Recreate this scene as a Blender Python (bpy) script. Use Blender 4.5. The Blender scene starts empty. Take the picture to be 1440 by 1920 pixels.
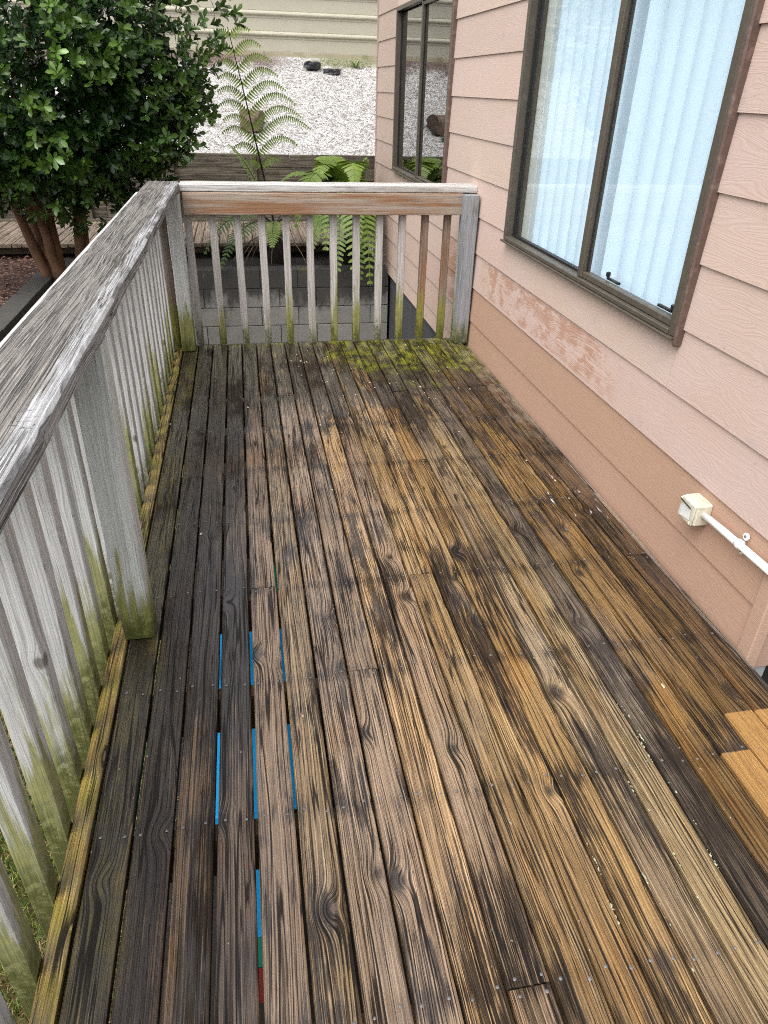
import bpy, bmesh, math, random
from math import radians, sin, cos, pi
from mathutils import Vector, Matrix, Euler, noise as mnoise
random.seed(7)
S = bpy.context.scene
COL = S.collection

# ---------------------------------------------------------------- camera
cam_d = bpy.data.cameras.new('camera')
cam = bpy.data.objects.new('camera', cam_d); COL.objects.link(cam)
CX, CZ = 0.4562, 1.532
PITCH, YAW, ROLL = radians(30.94), radians(11.17), radians(1.75)
f0 = Vector((sin(YAW), cos(YAW), 0)); r0 = Vector((cos(YAW), -sin(YAW), 0)); u0 = Vector((0, 0, 1))
fw = cos(PITCH)*f0 - sin(PITCH)*u0; up = cos(PITCH)*u0 + sin(PITCH)*f0
rr = cos(ROLL)*r0 + sin(ROLL)*up; uu = cos(ROLL)*up - sin(ROLL)*r0
m = Matrix.Identity(4)
for i in range(3):
    m[i][0] = rr[i]; m[i][1] = uu[i]; m[i][2] = -fw[i]
m[0][3] = CX; m[1][3] = 0.0; m[2][3] = CZ
cam.matrix_world = m
cam_d.sensor_fit = 'HORIZONTAL'; cam_d.sensor_width = 36.0; cam_d.lens = 1325.26/1440*36.0
cam_d.clip_start = 0.02; cam_d.clip_end = 500
S.camera = cam

# ---------------------------------------------------------------- sky, sun, exposure (soft overcast day)
SUN_EL, SUN_AZ = radians(58), radians(226)       # azimuth clockwise from +Y (behind, from the left)
w = bpy.data.worlds.new('World'); S.world = w; w.use_nodes = True
nt = w.node_tree; nt.nodes.clear()
o_ = nt.nodes.new('ShaderNodeOutputWorld'); bg = nt.nodes.new('ShaderNodeBackground')
sky = nt.nodes.new('ShaderNodeTexSky'); sky.sky_type = 'NISHITA'; sky.sun_disc = False
sky.sun_elevation = SUN_EL; sky.sun_rotation = SUN_AZ; sky.air_density = 1.0; sky.dust_density = 4.0; sky.ozone_density = 1.0
hs = nt.nodes.new('ShaderNodeHueSaturation'); hs.inputs['Saturation'].default_value = 0.30
nt.links.new(sky.outputs[0], hs.inputs['Color']); nt.links.new(hs.outputs[0], bg.inputs['Color'])
bg.inputs['Strength'].default_value = 0.15
nt.links.new(bg.outputs[0], o_.inputs['Surface'])
sl = bpy.data.lights.new('sun', 'SUN'); sl.energy = 1.35; sl.angle = radians(60); sl.color = (1.0, 0.97, 0.92)
sun = bpy.data.objects.new('sun', sl); COL.objects.link(sun)
sd = Vector((sin(SUN_AZ)*cos(SUN_EL), cos(SUN_AZ)*cos(SUN_EL), sin(SUN_EL)))
sun.rotation_euler = sd.to_track_quat('Z', 'Y').to_euler(); sun.location = (-3, -3, 8)
S.view_settings.view_transform = 'Standard'; S.view_settings.look = 'None'
S.view_settings.gamma = 1.0; S.view_settings.use_curve_mapping = False
S.view_settings.exposure = 0.90
S.cycles.use_denoising = False; S.cycles.use_adaptive_sampling = True; S.cycles.adaptive_threshold = 0.02; S.cycles.filter_width = 1.1; S.cycles.sample_clamp_indirect = 4.0
S.cycles.max_bounces = 8; S.cycles.transparent_max_bounces = 12; S.cycles.caustics_reflective = False; S.cycles.caustics_refractive = False

# ================================================================ node helper
class N:
    def __init__(s, name):
        s.m = bpy.data.materials.new(name); s.m.use_nodes = True
        s.t = s.m.node_tree; s.t.nodes.clear()
        s.out = s.t.nodes.new('ShaderNodeOutputMaterial')
    def _set(s, sock, v):
        if isinstance(v, bpy.types.NodeSocket): s.t.links.new(v, sock)
        else:
            if isinstance(v, (tuple, list)) and len(v) == 3 and sock.type == 'RGBA': v = (*v, 1)
            sock.default_value = v
    def node(s, typ, ins=None, **at):
        n = s.t.nodes.new(typ)
        for k, v in at.items(): setattr(n, k, v)
        for k, v in (ins or {}).items(): s._set(n.inputs[k], v)
        return n
    def math(s, op, a, b=0.0, c=None, clamp=False):
        n = s.t.nodes.new('ShaderNodeMath'); n.operation = op; n.use_clamp = clamp
        s._set(n.inputs[0], a); s._set(n.inputs[1], b)
        if c is not None: s._set(n.inputs[2], c)
        return n.outputs[0]
    def add(s, a, b): return s.math('ADD', a, b)
    def mul(s, a, b): return s.math('MULTIPLY', a, b)
    def sub(s, a, b): return s.math('SUBTRACT', a, b)
    def mx(s, a, b): return s.math('MAXIMUM', a, b)
    def mn(s, a, b): return s.math('MINIMUM', a, b)
    def step(s, v, lo, hi, a=0.0, b=1.0):
        n = s.t.nodes.new('ShaderNodeMapRange'); n.interpolation_type = 'SMOOTHSTEP'; n.clamp = True
        s._set(n.inputs['Value'], v); n.inputs['From Min'].default_value = lo; n.inputs['From Max'].default_value = hi
        n.inputs['To Min'].default_value = a; n.inputs['To Max'].default_value = b
        return n.outputs[0]
    def mix(s, f, a, b, mode='MIX'):
        n = s.t.nodes.new('ShaderNodeMix'); n.data_type = 'RGBA'; n.blend_type = mode
        s._set(n.inputs[0], f); s._set(n.inputs[6], a); s._set(n.inputs[7], b)
        return n.outputs[2]
    def noise(s, vec, scale, detail=3.0, rough=0.55, dist=0.0, dim='3D', w=None):
        n = s.t.nodes.new('ShaderNodeTexNoise'); n.noise_dimensions = dim
        if vec is not None: s._set(n.inputs['Vector'], vec)
        if w is not None: s._set(n.inputs['W'], w)
        n.inputs['Scale'].default_value = scale; n.inputs['Detail'].default_value = detail
        n.inputs['Roughness'].default_value = rough; n.inputs['Distortion'].default_value = dist
        return n.outputs[0]
    def vec(s, x, y, z=0.0):
        n = s.t.nodes.new('ShaderNodeCombineXYZ'); s._set(n.inputs[0], x); s._set(n.inputs[1], y); s._set(n.inputs[2], z); return n.outputs[0]
    def sep(s, v):
        n = s.t.nodes.new('ShaderNodeSeparateXYZ'); s._set(n.inputs[0], v); return n.outputs
    def obj(s): return s.node('ShaderNodeTexCoord').outputs['Object']
    def pos(s): return s.node('ShaderNodeNewGeometry').outputs['Position']
    def info(s): return s.node('ShaderNodeObjectInfo')
    def ramp(s, f, stops):
        n = s.t.nodes.new('ShaderNodeValToRGB'); e = n.color_ramp.elements
        while len(e) < len(stops): e.new(0.5)
        for q, (p, c) in zip(e, stops):
            q.position = p; q.color = (*c, 1) if len(c) == 3 else c
        s._set(n.inputs[0], f); return n.outputs[0]
    def bump(s, h, strength=0.5, dist=0.002, nrm=None):
        n = s.t.nodes.new('ShaderNodeBump'); s._set(n.inputs['Height'], h)
        s._set(n.inputs['Strength'], strength); n.inputs['Distance'].default_value = dist
        if nrm is not None: s._set(n.inputs['Normal'], nrm)
        return n.outputs[0]
    def done(s, color, rough=0.6, normal=None, spec=0.5, metal=0.0, coat=None, coat_r=0.1, sss=None):
        p = s.node('ShaderNodeBsdfPrincipled')
        s._set(p.inputs['Base Color'], color); s._set(p.inputs['Roughness'], rough)
        s._set(p.inputs['Specular IOR Level'], spec); s._set(p.inputs['Metallic'], metal)
        if normal is not None: s._set(p.inputs['Normal'], normal)
        if coat is not None:
            s._set(p.inputs['Coat Weight'], coat); s._set(p.inputs['Coat Roughness'], coat_r)
        s.t.links.new(p.outputs[0], s.out.inputs['Surface']); s.p = p
        return s.m

# ================================================================ materials
def wood_core(n, knots=1.0, ringfreq=230.0, warp=1.0, kx=9.0, ky=2.2, kth=0.69, chk=1.0):
    """grain running along the local Y axis; returns coordinates, ring value, knot mask, crack mask"""
    o = n.sep(n.obj()); inf = n.info(); rnd = inf.outputs['Random']
    x = n.add(o[0], n.mul(o[2], 0.9)); y = n.add(o[1], n.mul(rnd, 57.0))
    vx = n.add(n.mul(x, kx), n.mul(rnd, 13.0)); vy = n.mul(y, ky)
    vor = n.node('ShaderNodeTexVoronoi', {'Vector': n.vec(vx, vy, 0.0), 'Scale': 1.0, 'Randomness': 0.9}, voronoi_dimensions='2D', feature='F1')
    pp = n.sep(vor.outputs['Position']); cc = n.node('ShaderNodeSeparateColor', {'Color': vor.outputs['Color']}).outputs
    dx = n.math('DIVIDE', n.sub(pp[0], vx), kx); dy = n.mul(n.math('DIVIDE', n.sub(pp[1], vy), ky), 0.75)
    d2 = n.add(n.mul(dx, dx), n.mul(dy, dy))
    amp = n.mul(n.step(cc[0], kth, kth+0.05), n.add(n.mul(cc[1], 0.6), 0.45))
    kb = n.mul(n.math('EXPONENT', n.mul(d2, -1/(0.030**2))), amp)      # wide bend of the grain
    ks = n.mul(n.math('EXPONENT', n.mul(d2, -1/(0.016**2))), amp)     # the knot itself
    wv = n.vec(n.mul(x, 7.0), n.mul(y, 0.9), n.mul(rnd, 31.0))
    wob = n.sub(n.noise(wv, 1.0, 2.0, 0.5), 0.5)
    wob2 = n.sub(n.noise(n.vec(n.mul(x, 30.0), n.mul(y, 6.0), n.mul(rnd, 11.0)), 1.0, 2.0, 0.5), 0.5)
    g = n.add(n.add(x, n.mul(wob, 0.045*warp)), n.add(n.mul(wob2, 0.004), n.mul(kb, 0.030*knots)))
    rings = n.noise(None, 1.0, 2.0, 0.6, dim='1D', w=n.add(n.mul(g, ringfreq), n.mul(rnd, 90.0)))
    broad = n.noise(None, 1.0, 2.0, 0.6, dim='1D', w=n.add(n.mul(g, ringfreq*0.22), n.mul(rnd, 70.0)))
    fib = n.noise(n.vec(n.mul(g, 520.0), n.mul(y, 9.0), n.mul(rnd, 7.0)), 1.0, 3.0, 0.6)
    cn = n.noise(n.vec(n.mul(g, 165.0), n.mul(y, 1.9), n.mul(rnd, 17.0)), 1.0, 3.0, 0.65)
    cmask = n.noise(n.vec(n.mul(x, 18.0), n.mul(y, 1.7), n.mul(rnd, 41.0)), 1.0, 2.0, 0.5)
    crack = n.mul(n.step(cn, 0.57, 0.63), n.step(cmask, 0.42, 0.60))
    l1 = n.math('ABSOLUTE', n.sub(n.noise(n.vec(n.mul(g, 46.0), n.mul(y, 0.75), n.mul(rnd, 37.0)), 1.0, 1.5, 0.5), 0.5))
    l2 = n.math('ABSOLUTE', n.sub(n.noise(n.vec(n.mul(g, 120.0), n.mul(y, 1.5), n.mul(rnd, 53.0)), 1.0, 1.5, 0.5), 0.5))
    lm = n.noise(n.vec(n.mul(x, 20.0), n.mul(y, 1.3), n.mul(rnd, 61.0)), 1.0, 2.0, 0.5)
    check = n.mx(n.mul(n.step(l1, 0.022, 0.008), n.step(lm, 0.34, 0.46)), n.mul(n.step(l2, 0.030, 0.008), n.step(lm, 0.66, 0.50)))
    crack = n.mx(n.mul(crack, 0.75), n.mul(check, chk))
    return dict(x=x, y=y, z=o[2], ox=o[0], oy=o[1], rnd=rnd, col=inf.outputs['Color'], rings=rings, broad=broad, ks=n.mul(ks, knots), kb=kb, crack=crack, fib=fib)

def mat_deck():
    n = N('wet_deck_wood'); c = wood_core(n, ringfreq=270.0)
    P = n.sep(n.pos()); X, Y = P[0], P[1]
    base = n.mix(1.0, c['col'], (1.30, 1.28, 1.24), 'MULTIPLY')
    grain = n.step(c['rings'], 0.40, 0.58)
    fibre = n.step(c['fib'], 0.42, 0.62)
    br = n.step(c['broad'], 0.34, 0.66)
    dark = n.mix(1.0, base, (0.235, 0.18, 0.135), 'MULTIPLY')
    col = n.mix(n.mul(grain, 0.52), base, dark)
    col = n.mix(n.mul(fibre, 0.34), col, dark)
    col = n.mix(n.mul(br, 0.30), col, dark)
    # amber, resin-rich stretches
    am = n.noise(n.vec(n.mul(c['x'], 14.0), n.mul(c['y'], 1.5), n.mul(c['rnd'], 9.0)), 1.0, 4.0, 0.6)
    amx = n.step(X, 0.5, 1.5, 0.30, 1.0)
    col = n.mix(n.mul(n.mul(n.step(am, 0.50, 0.68), amx), 0.55), col, n.mix(1.0, col, (1.10, 0.82, 0.42), 'MULTIPLY'))
    # dark weathering and wet algae film : patches that follow the grain a little
    pn = n.noise(n.vec(n.mul(X, 5.5), n.mul(Y, 1.5), n.mul(c['rnd'], 29.0)), 1.0, 6.0, 0.66)
    pn2 = n.noise(n.vec(n.mul(c['x'], 55.0), n.mul(c['y'], 5.0), n.mul(c['rnd'], 23.0)), 1.0, 4.0, 0.65)
    bias = n.add(n.mul(n.mul(n.step(X, 0.50, 0.18), n.step(Y, 0.9, 1.9, 0.45, 1.0)), 0.25), -0.045)         # the railing side is darker
    bias = n.add(bias, n.mul(n.step(Y, 2.9, 4.3), n.step(X, 1.2, 1.8, 0.21, 0.10)))   # and the far end
    bias = n.add(bias, n.mul(n.step(X, 1.0, 1.7), 0.015))
    jf = n.math('ABSOLUTE', n.sub(n.math('FRACT', n.add(n.math('DIVIDE', n.sub(Y, 0.66), 0.4597), 10.5)), 0.5))
    bias = n.add(bias, n.mul(n.step(jf, 0.10, 0.0), 0.055))           # damp lines over the joists
    dm = n.add(n.add(n.mul(pn, 1.15), n.mul(n.sub(pn2, 0.5), 0.60)), n.sub(bias, 0.075))
    dm = n.add(dm, n.mul(n.sub(c['rings'], 0.5), 0.42))
    soft = n.step(n.add(n.mul(n.noise(n.vec(n.mul(X, 3.1), n.mul(Y, 1.15), n.mul(c['rnd'], 2.0)), 1.0, 4.0, 0.6), 1.0), bias), 0.36, 0.66)
    col = n.mix(n.mul(n.mul(soft, 0.62), n.step(X, -0.012, 0.02, 0.3, 1.0)), col, n.mix(1.0, col, (0.26, 0.215, 0.185), 'MULTIPLY'))
    dmask = n.mul(n.step(dm, 0.45, 0.60), n.step(X, -0.012, 0.02, 0.35, 1.0))
    col = n.mix(n.mul(dmask, 0.90), col, n.mix(n.mul(n.step(pn2, 0.3, 0.7), n.sub(1.0, n.mul(fibre, 0.6))), (0.010, 0.0075, 0.006), (0.040, 0.028, 0.021)))
    # knots with a dark damp halo
    col = n.mix(n.mul(n.step(n.add(c['kb'], n.mul(n.sub(pn2, 0.5), 0.5)), 0.18, 0.55), 0.62), col, (0.026, 0.019, 0.015))
    col = n.mix(n.mul(n.step(c['ks'], 0.12, 0.50), 0.80), col, n.mix(grain, (0.075, 0.045, 0.026), (0.014, 0.010, 0.008)))
    # green algae: far corner by the house, the first board along the railing
    mn_ = n.noise(n.vec(n.mul(X, 5.0), n.mul(Y, 3.2), 0.0), 1.0, 6.0, 0.68)
    cor = n.mul(n.step(X, 0.35, 1.55), n.step(Y, 3.55, 4.65))
    corner = n.step(n.add(n.mul(cor, 0.66), n.mul(n.sub(mn_, 0.5), 1.5)), 0.22, 0.60)
    edge = n.mul(n.step(X, 0.16, 0.06), n.step(n.add(mn_, n.mul(n.sub(pn2, 0.5), 0.5)), 0.42, 0.66))
    lip = n.step(n.add(n.mul(n.step(Y, 4.66, 4.85), 0.7), n.mul(n.sub(mn_, 0.5), 1.4)), 0.28, 0.6)
    green = n.mix(n.step(n.noise(n.vec(n.mul(X, 16.0), n.mul(Y, 9.0), 2.0), 1.0, 5.0, 0.68), 0.38, 0.64), (0.016, 0.017, 0.004), (0.23, 0.235, 0.016))
    col = n.mix(n.mul(corner, 0.86), col, green)
    col = n.mix(n.mul(edge, 0.55), col, (0.125, 0.105, 0.016))
    rim = n.mul(n.step(X, 0.0, -0.006), n.step(n.noise(n.vec(n.mul(X, 12.0), n.mul(Y, 4.5), 9.0), 1.0, 5.0, 0.65), 0.45, 0.60))
    col = n.mix(n.mul(rim, 0.55), col, (0.25, 0.225, 0.022))
    col = n.mix(n.mul(lip, 0.6), col, green)
    # pale weathered, silty strip next to the wall
    sil = n.mul(n.step(X, 1.72, 1.92), n.mul(n.step(Y, 2.7, 3.6), n.step(n.noise(n.pos(), 9.0, 6.0, 0.7), 0.40, 0.62)))
    col = n.mix(n.mul(sil, 0.6), col, (0.30, 0.255, 0.19))
    # two dry rectangles where something used to stand: clean orange timber
    ex = n.add(Y, n.mul(n.step(X, 1.722, 1.726), -0.13))
    dry = n.mul(n.step(ex, 1.125, 1.120), n.step(X, 1.630, 1.634))
    dryc = n.mix(n.mul(grain, 0.55), (0.44, 0.25, 0.088), (0.32, 0.16, 0.048))
    col = n.mix(n.mul(dry, 0.93), col, dryc)
    # cracks
    col = n.mix(n.mul(c['crack'], n.sub(0.93, n.mul(dry, 0.7))), col, (0.008, 0.006, 0.005))
    # white scuffs and droppings
    sp = n.noise(n.vec(n.mul(X, 42.0), n.mul(Y, 9.0), 3.3), 1.0, 4.0, 0.6)
    zone = n.mul(n.mul(n.step(X, 1.55, 1.7), n.step(X, 1.95, 1.86)), n.mul(n.step(Y, 2.2, 2.35), n.step(Y, 2.85, 2.7)))
    col = n.mix(n.mul(zone, n.step(sp, 0.63, 0.70)), col, (0.62, 0.60, 0.56))
    sp2 = n.noise(n.vec(n.mul(X, 90.0), n.mul(Y, 45.0), 7.7), 1.0, 2.0, 0.5)
    col = n.mix(n.mul(n.step(sp2, 0.765, 0.785), 0.6), col, (0.50, 0.46, 0.38))
    wn = n.noise(n.vec(n.mul(X, 5.0), n.mul(Y, 2.0), n.mul(c['rnd'], 1.5)), 1.0, 5.0, 0.62)
    wb = n.add(n.mul(n.step(X, 1.15, 0.55), 0.13), n.mul(n.step(X, 1.3, 1.6), 0.02))
    wet = n.step(n.add(n.add(wn, wb), n.mul(n.sub(0.5, c['rings']), 0.20)), 0.47, 0.60)
    wet = n.mx(wet, n.step(X, 0.01, -0.005))
    wet = n.mul(n.mul(wet, n.sub(1.0, n.mul(c['crack'], 0.8))), n.sub(1.0, dry))
    nz = n.sep(n.node('ShaderNodeNewGeometry').outputs['True Normal'])[2]
    topf = n.step(nz, 0.4, 0.7); wet = n.mul(wet, topf)
    rough = n.add(n.sub(0.66, n.mul(wet, 0.22)), n.mul(n.sub(c['rings'], 0.5), 0.4))
    h = n.add(n.add(n.mul(n.sub(1.0, grain), 0.6), n.mul(n.sub(1.0, fibre), 0.35)), n.mul(c['crack'], -1.4))
    bmp = n.bump(h, 0.85, 0.0018)
    sm = n.bump(n.add(n.add(n.mul(grain, -0.30), n.mul(c['crack'], -0.8)), n.mul(pn2, 1.0)), 0.28, 0.0014)
    m = n.done(col, rough, bmp, spec=0.20, coat=wet, coat_r=n.add(0.07, n.mul(pn2, 0.12)))
    n._set(n.p.inputs['Coat IOR'], 1.78)
    n._set(n.p.inputs['Coat Normal'], sm)
    return m

def mat_rail(name, tint=(1, 1, 1), algae=1.0, brown=0.0, deep=0.0, dirt=0.5, con=1.0):
    """silver weathered pine; local Y is the long axis (up, for posts and balusters)"""
    n = N(name); c = wood_core(n, knots=0.85, ringfreq=190.0, warp=1.25, kx=7.0, ky=1.5, chk=0.35)
    P = n.sep(n.pos())
    grain = n.step(c['rings'], 0.36, 0.64); br = n.step(c['broad'], 0.3, 0.7)
    grain = n.add(n.mul(grain, 0.6), n.mul(n.step(c['fib'], 0.40, 0.64), 0.5))
    lt = tuple(a*b for a, b in zip((0.68, 0.69, 0.69), tint)); dk = tuple(a*b for a, b in zip((0.27, 0.255, 0.24), tint))
    col = n.mix(n.mul(n.add(n.mul(grain, 0.42), n.mul(br, 0.30)), con), lt, dk)
    st = n.noise(n.vec(n.mul(c['x'], 24.0), n.mul(c['y'], 1.3), n.mul(c['rnd'], 19.0)), 1.0, 4.0, 0.6)
    if brown > 0:
        col = n.mix(n.mul(n.step(st, 0.40, 0.62), brown), col, n.mix(grain, (0.33, 0.165, 0.075), (0.17, 0.075, 0.032)))
    else:
        col = n.mix(n.mul(n.step(st, 0.52, 0.72), 0.5*con), col, (0.22, 0.185, 0.155))
    dn = n.noise(n.vec(n.mul(c['x'], 16.0), n.mul(c['y'], 3.2), n.mul(c['rnd'], 3.0)), 1.0, 6.0, 0.7)
    col = n.mix(n.mul(n.step(dn, 0.52, 0.72), dirt), col, (0.085, 0.075, 0.066))
    col = n.mix(n.mul(n.step(c['ks'], 0.12, 0.45), 0.72), col, n.mix(grain, (0.13, 0.095, 0.07), (0.03, 0.022, 0.018)))
    if algae > 0:
        an = n.noise(n.vec(n.mul(c['x'], 34.0), n.mul(c['y'], 2.2), n.mul(c['rnd'], 29.0)), 1.0, 5.0, 0.65)
        hgt = n.add(n.mul(n.step(P[2], 0.70, 0.05), 0.75), n.mul(n.step(P[2], 0.28, -0.10), 0.35))
        own = n.step(c['rnd'], 0.0, 1.0, 0.35, 1.25)
        am = n.step(n.add(n.mul(n.mul(hgt, own), 0.76), n.mul(n.sub(an, 0.5), 1.55)), 0.30, 0.58)
        gc = n.mix(n.noise(n.obj(), 30.0, 4.0, 0.6), (0.070, 0.078, 0.008), (0.36, 0.355, 0.030))
        col = n.mix(n.mul(am, 0.80*algae), col, gc)
        foot = n.mul(n.step(n.add(P[2], n.mul(n.sub(an, 0.5), 0.45)), 0.16, 0.02), n.step(n.noise(n.obj(), 24.0, 4.0, 0.7), 0.30, 0.55))
        col = n.mix(n.mul(foot, 0.80*algae), col, (0.050, 0.060, 0.006))
        bs = n.noise(n.obj(), 110.0, 3.0, 0.7)
        col = n.mix(n.mul(n.step(bs, 0.66, 0.72), n.mul(hgt, 0.8)), col, (0.03, 0.028, 0.024))
    col = n.mix(n.mul(c['crack'], 0.6+deep*0.35), col, (0.03, 0.026, 0.023))
    h = n.add(n.mul(n.sub(1.0, grain), 0.5), n.mul(c['crack'], -1.2-deep))
    h = n.add(h, n.mul(n.noise(n.obj(), 240.0, 2.0, 0.6), 0.35))
    return n.done(col, n.sub(0.74, n.mul(dn, 0.22)), n.bump(h, 0.55+0.35*deep, 0.0016+0.0014*deep), spec=0.38)

def mat_cap():
    n = N('cap_rail_wood'); c = wood_core(n, knots=0.6, ringfreq=170.0, warp=0.7, kx=5.0, ky=1.2, kth=0.75, chk=0.7)
    P = n.sep(n.pos())
    grain = n.step(c['rings'], 0.36, 0.62); br = n.step(c['broad'], 0.3, 0.7)
    grain = n.add(n.mul(grain, 0.6), n.mul(n.step(c['fib'], 0.42, 0.62), 0.5))
    col = n.mix(n.add(n.mul(grain, 0.55), n.mul(br, 0.18)), (0.57, 0.575, 0.585), (0.15, 0.138, 0.128))
    mid = n.step(n.add(c['ox'], n.mul(n.sub(n.noise(n.vec(0.0, n.mul(c['y'], 2.0), 6.0), 1.0, 3.0, 0.6), 0.5), 0.06)), 0.088, 0.015)
    gn = n.noise(n.vec(n.mul(c['x'], 16.0), n.mul(c['y'], 2.0), 4.0), 1.0, 6.0, 0.68)
    wear = n.step(n.add(n.mul(mid, 0.34), gn), 0.50, 0.74)
    col = n.mix(n.mul(wear, 0.70), col, n.mix(grain, (0.22, 0.185, 0.135), (0.060, 0.05, 0.038)))
    ln = n.noise(n.obj(), 60.0, 4.0, 0.7)
    col = n.mix(n.mul(n.step(ln, 0.64, 0.70), n.mul(mid, 0.8)), col, (0.55, 0.52, 0.44))
    col = n.mix(n.mul(n.step(n.noise(n.obj(), 34.0, 3.0, 0.7), 0.68, 0.73), n.mul(mid, 0.7)), col, (0.30, 0.16, 0.08))
    # long open checks
    ck = n.noise(n.vec(n.mul(c['x'], 62.0), n.mul(c['y'], 1.05), n.mul(c['rnd'], 3.0)), 1.0, 2.0, 0.6)
    ck = n.math('ABSOLUTE', n.sub(ck, 0.5)); chk = n.mul(n.step(ck, 0.018, 0.004), n.step(n.noise(n.vec(n.mul(c['x'], 11.0), n.mul(c['y'], 2.0), 8.0), 1.0, 2.0, 0.5), 0.42, 0.52))
    xc = n.noise(n.vec(n.mul(c['x'], 6.0), n.mul(c['y'], 26.0), 5.0), 1.0, 3.0, 0.6)
    xck = n.mul(n.step(n.math('ABSOLUTE', n.sub(xc, 0.5)), 0.010, 0.002), n.step(n.noise(n.vec(n.mul(c['x'], 9.0), n.mul(c['y'], 3.0), 2.0), 1.0, 1.0, 0.5), 0.62, 0.68))
    allc = n.mx(n.mx(c['crack'], chk), xck)
    col = n.mix(n.mul(allc, 0.92), col, (0.016, 0.014, 0.012))
    col = n.mix(n.mul(n.step(c['ks'], 0.12, 0.5), 0.6), col, (0.07, 0.052, 0.038))
    h = n.add(n.mul(n.sub(1.0, grain), 0.6), n.add(n.mul(allc, -2.2), n.mul(n.noise(n.obj(), 160.0, 3.0, 0.65), 0.7)))
    return n.done(col, 0.66, n.bump(h, 0.9, 0.0026), spec=0.4)

def mat_rough_timber(name, lt, dk, moss=0.0, soil=0.3):
    n = N(name); c = wood_core(n, knots=1.0, ringfreq=120.0, warp=1.2, kx=5.0, ky=1.2)
    grain = n.step(c['rings'], 0.34, 0.66)
    col = n.mix(n.add(n.mul(grain, 0.5), n.mul(n.step(c['broad'], 0.3, 0.7), 0.3)), lt, dk)
    dn = n.noise(n.vec(n.mul(c['x'], 9.0), n.mul(c['y'], 2.0), n.mul(c['rnd'], 3.0)), 1.0, 6.0, 0.7)
    col = n.mix(n.mul(n.step(dn, 0.45, 0.7), soil), col, (0.045, 0.038, 0.03))
    if moss: col = n.mix(n.mul(n.step(n.noise(n.pos(), 7.0, 5.0, 0.65), 0.5, 0.7), moss), col, (0.07, 0.075, 0.018))
    col = n.mix(n.mul(c['crack'], 0.75), col, (0.015, 0.012, 0.01))
    h = n.add(n.mul(n.sub(1.0, grain), 0.5), n.mul(c['crack'], -1.2))
    return n.done(col, 0.75, n.bump(h, 0.7, 0.003), spec=0.3)

def mat_siding():
    n = N('painted_weatherboard'); o = n.sep(n.obj()); inf = n.info(); rnd = inf.outputs['Random']
    y = n.add(o[1], n.mul(rnd, 40.0)); z = o[2]
    P = n.sep(n.pos())
    # embossed cedar grain: contour lines of a stretched noise field
    f = n.noise(n.vec(n.mul(rnd, 9.0), n.mul(y, 2.3), n.mul(z, 13.0)), 1.0, 2.0, 0.5, dist=0.3)
    q = n.add(n.mul(f, 26.0), n.mul(z, 150.0))
    ln = n.noise(None, 1.0, 1.0, 0.5, dim='1D', w=q)
    gl = n.step(ln, 0.40, 0.60)
    base = inf.outputs['Color']
    fade = n.noise(n.vec(0.0, n.mul(P[1], 1.9), n.mul(P[2], 3.2)), 1.0, 4.0, 0.6)
    up_ = n.step(P[2], 0.372, 0.384)
    col = n.mix(n.mul(n.step(fade, 0.40, 0.70), n.mul(up_, 0.38)), base, (0.575, 0.465, 0.45))
    blue = n.noise(n.vec(2.0, n.mul(P[1], 4.3), n.mul(P[2], 7.0)), 1.0, 4.0, 0.65)
    col = n.mix(n.mul(n.step(blue, 0.60, 0.74), n.mul(up_, 0.30)), col, (0.34, 0.31, 0.335))
    # worn patches along one board, showing the browner coat on the raised grain
    band = n.mul(n.step(P[2], 0.385, 0.40), n.step(P[2], 0.60, 0.585))
    span = n.mul(n.step(P[1], 2.55, 2.85), n.step(P[1], 4.65, 4.40))
    ws = n.noise(n.vec(0.0, n.mul(P[1], 4.2), n.mul(P[2], 6.0)), 1.0, 4.0, 0.62)
    worn = n.mul(n.mul(band, span), n.step(n.add(n.mul(ln, 0.40), ws), 0.66, 0.76))
    span2 = n.mul(n.mul(n.step(P[2], 0.17, 0.19), n.step(P[2], 0.60, 0.58)), n.mul(n.step(P[1], 4.75, 4.9), n.step(P[1], 5.55, 5.35)))
    worn = n.mx(worn, n.mul(span2, n.step(n.add(n.mul(ln, 0.4), ws), 0.60, 0.74)))
    col = n.mix(n.mul(worn, 0.74), col, (0.42, 0.225, 0.145))
    col = n.mix(n.mul(gl, 0.10), col, n.mix(1.0, col, (0.72, 0.66, 0.64), 'MULTIPLY'))
    # splash-back dirt low down
    sp = n.noise(n.pos(), 150.0, 3.0, 0.7)
    low = n.mul(n.step(P[2], 0.30, 0.02), n.step(n.noise(n.vec(0.0, n.mul(P[1], 2.2), 0.0), 1.0, 3.0, 0.5), 0.42, 0.62))
    col = n.mix(n.mul(n.step(sp, 0.54, 0.68), n.mul(low, 0.40)), col, (0.17, 0.105, 0.06))
    sp3 = n.noise(n.pos(), 85.0, 2.0, 0.6)
    col = n.mix(n.mul(n.step(sp3, 0.735, 0.76), 0.6), col, (0.16, 0.11, 0.08))
    far = n.step(P[1], 7.55, 7.75)
    col = n.mix(n.mul(far, 0.35), col, (0.27, 0.20, 0.165))
    h = n.add(n.mul(gl, -1.0), n.mul(n.noise(n.obj(), 190.0, 2.0, 0.6), 0.30))
    return n.done(col, n.add(0.50, n.mul(fade, 0.15)), n.bump(h, 0.30, 0.0010), spec=0.4)

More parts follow.
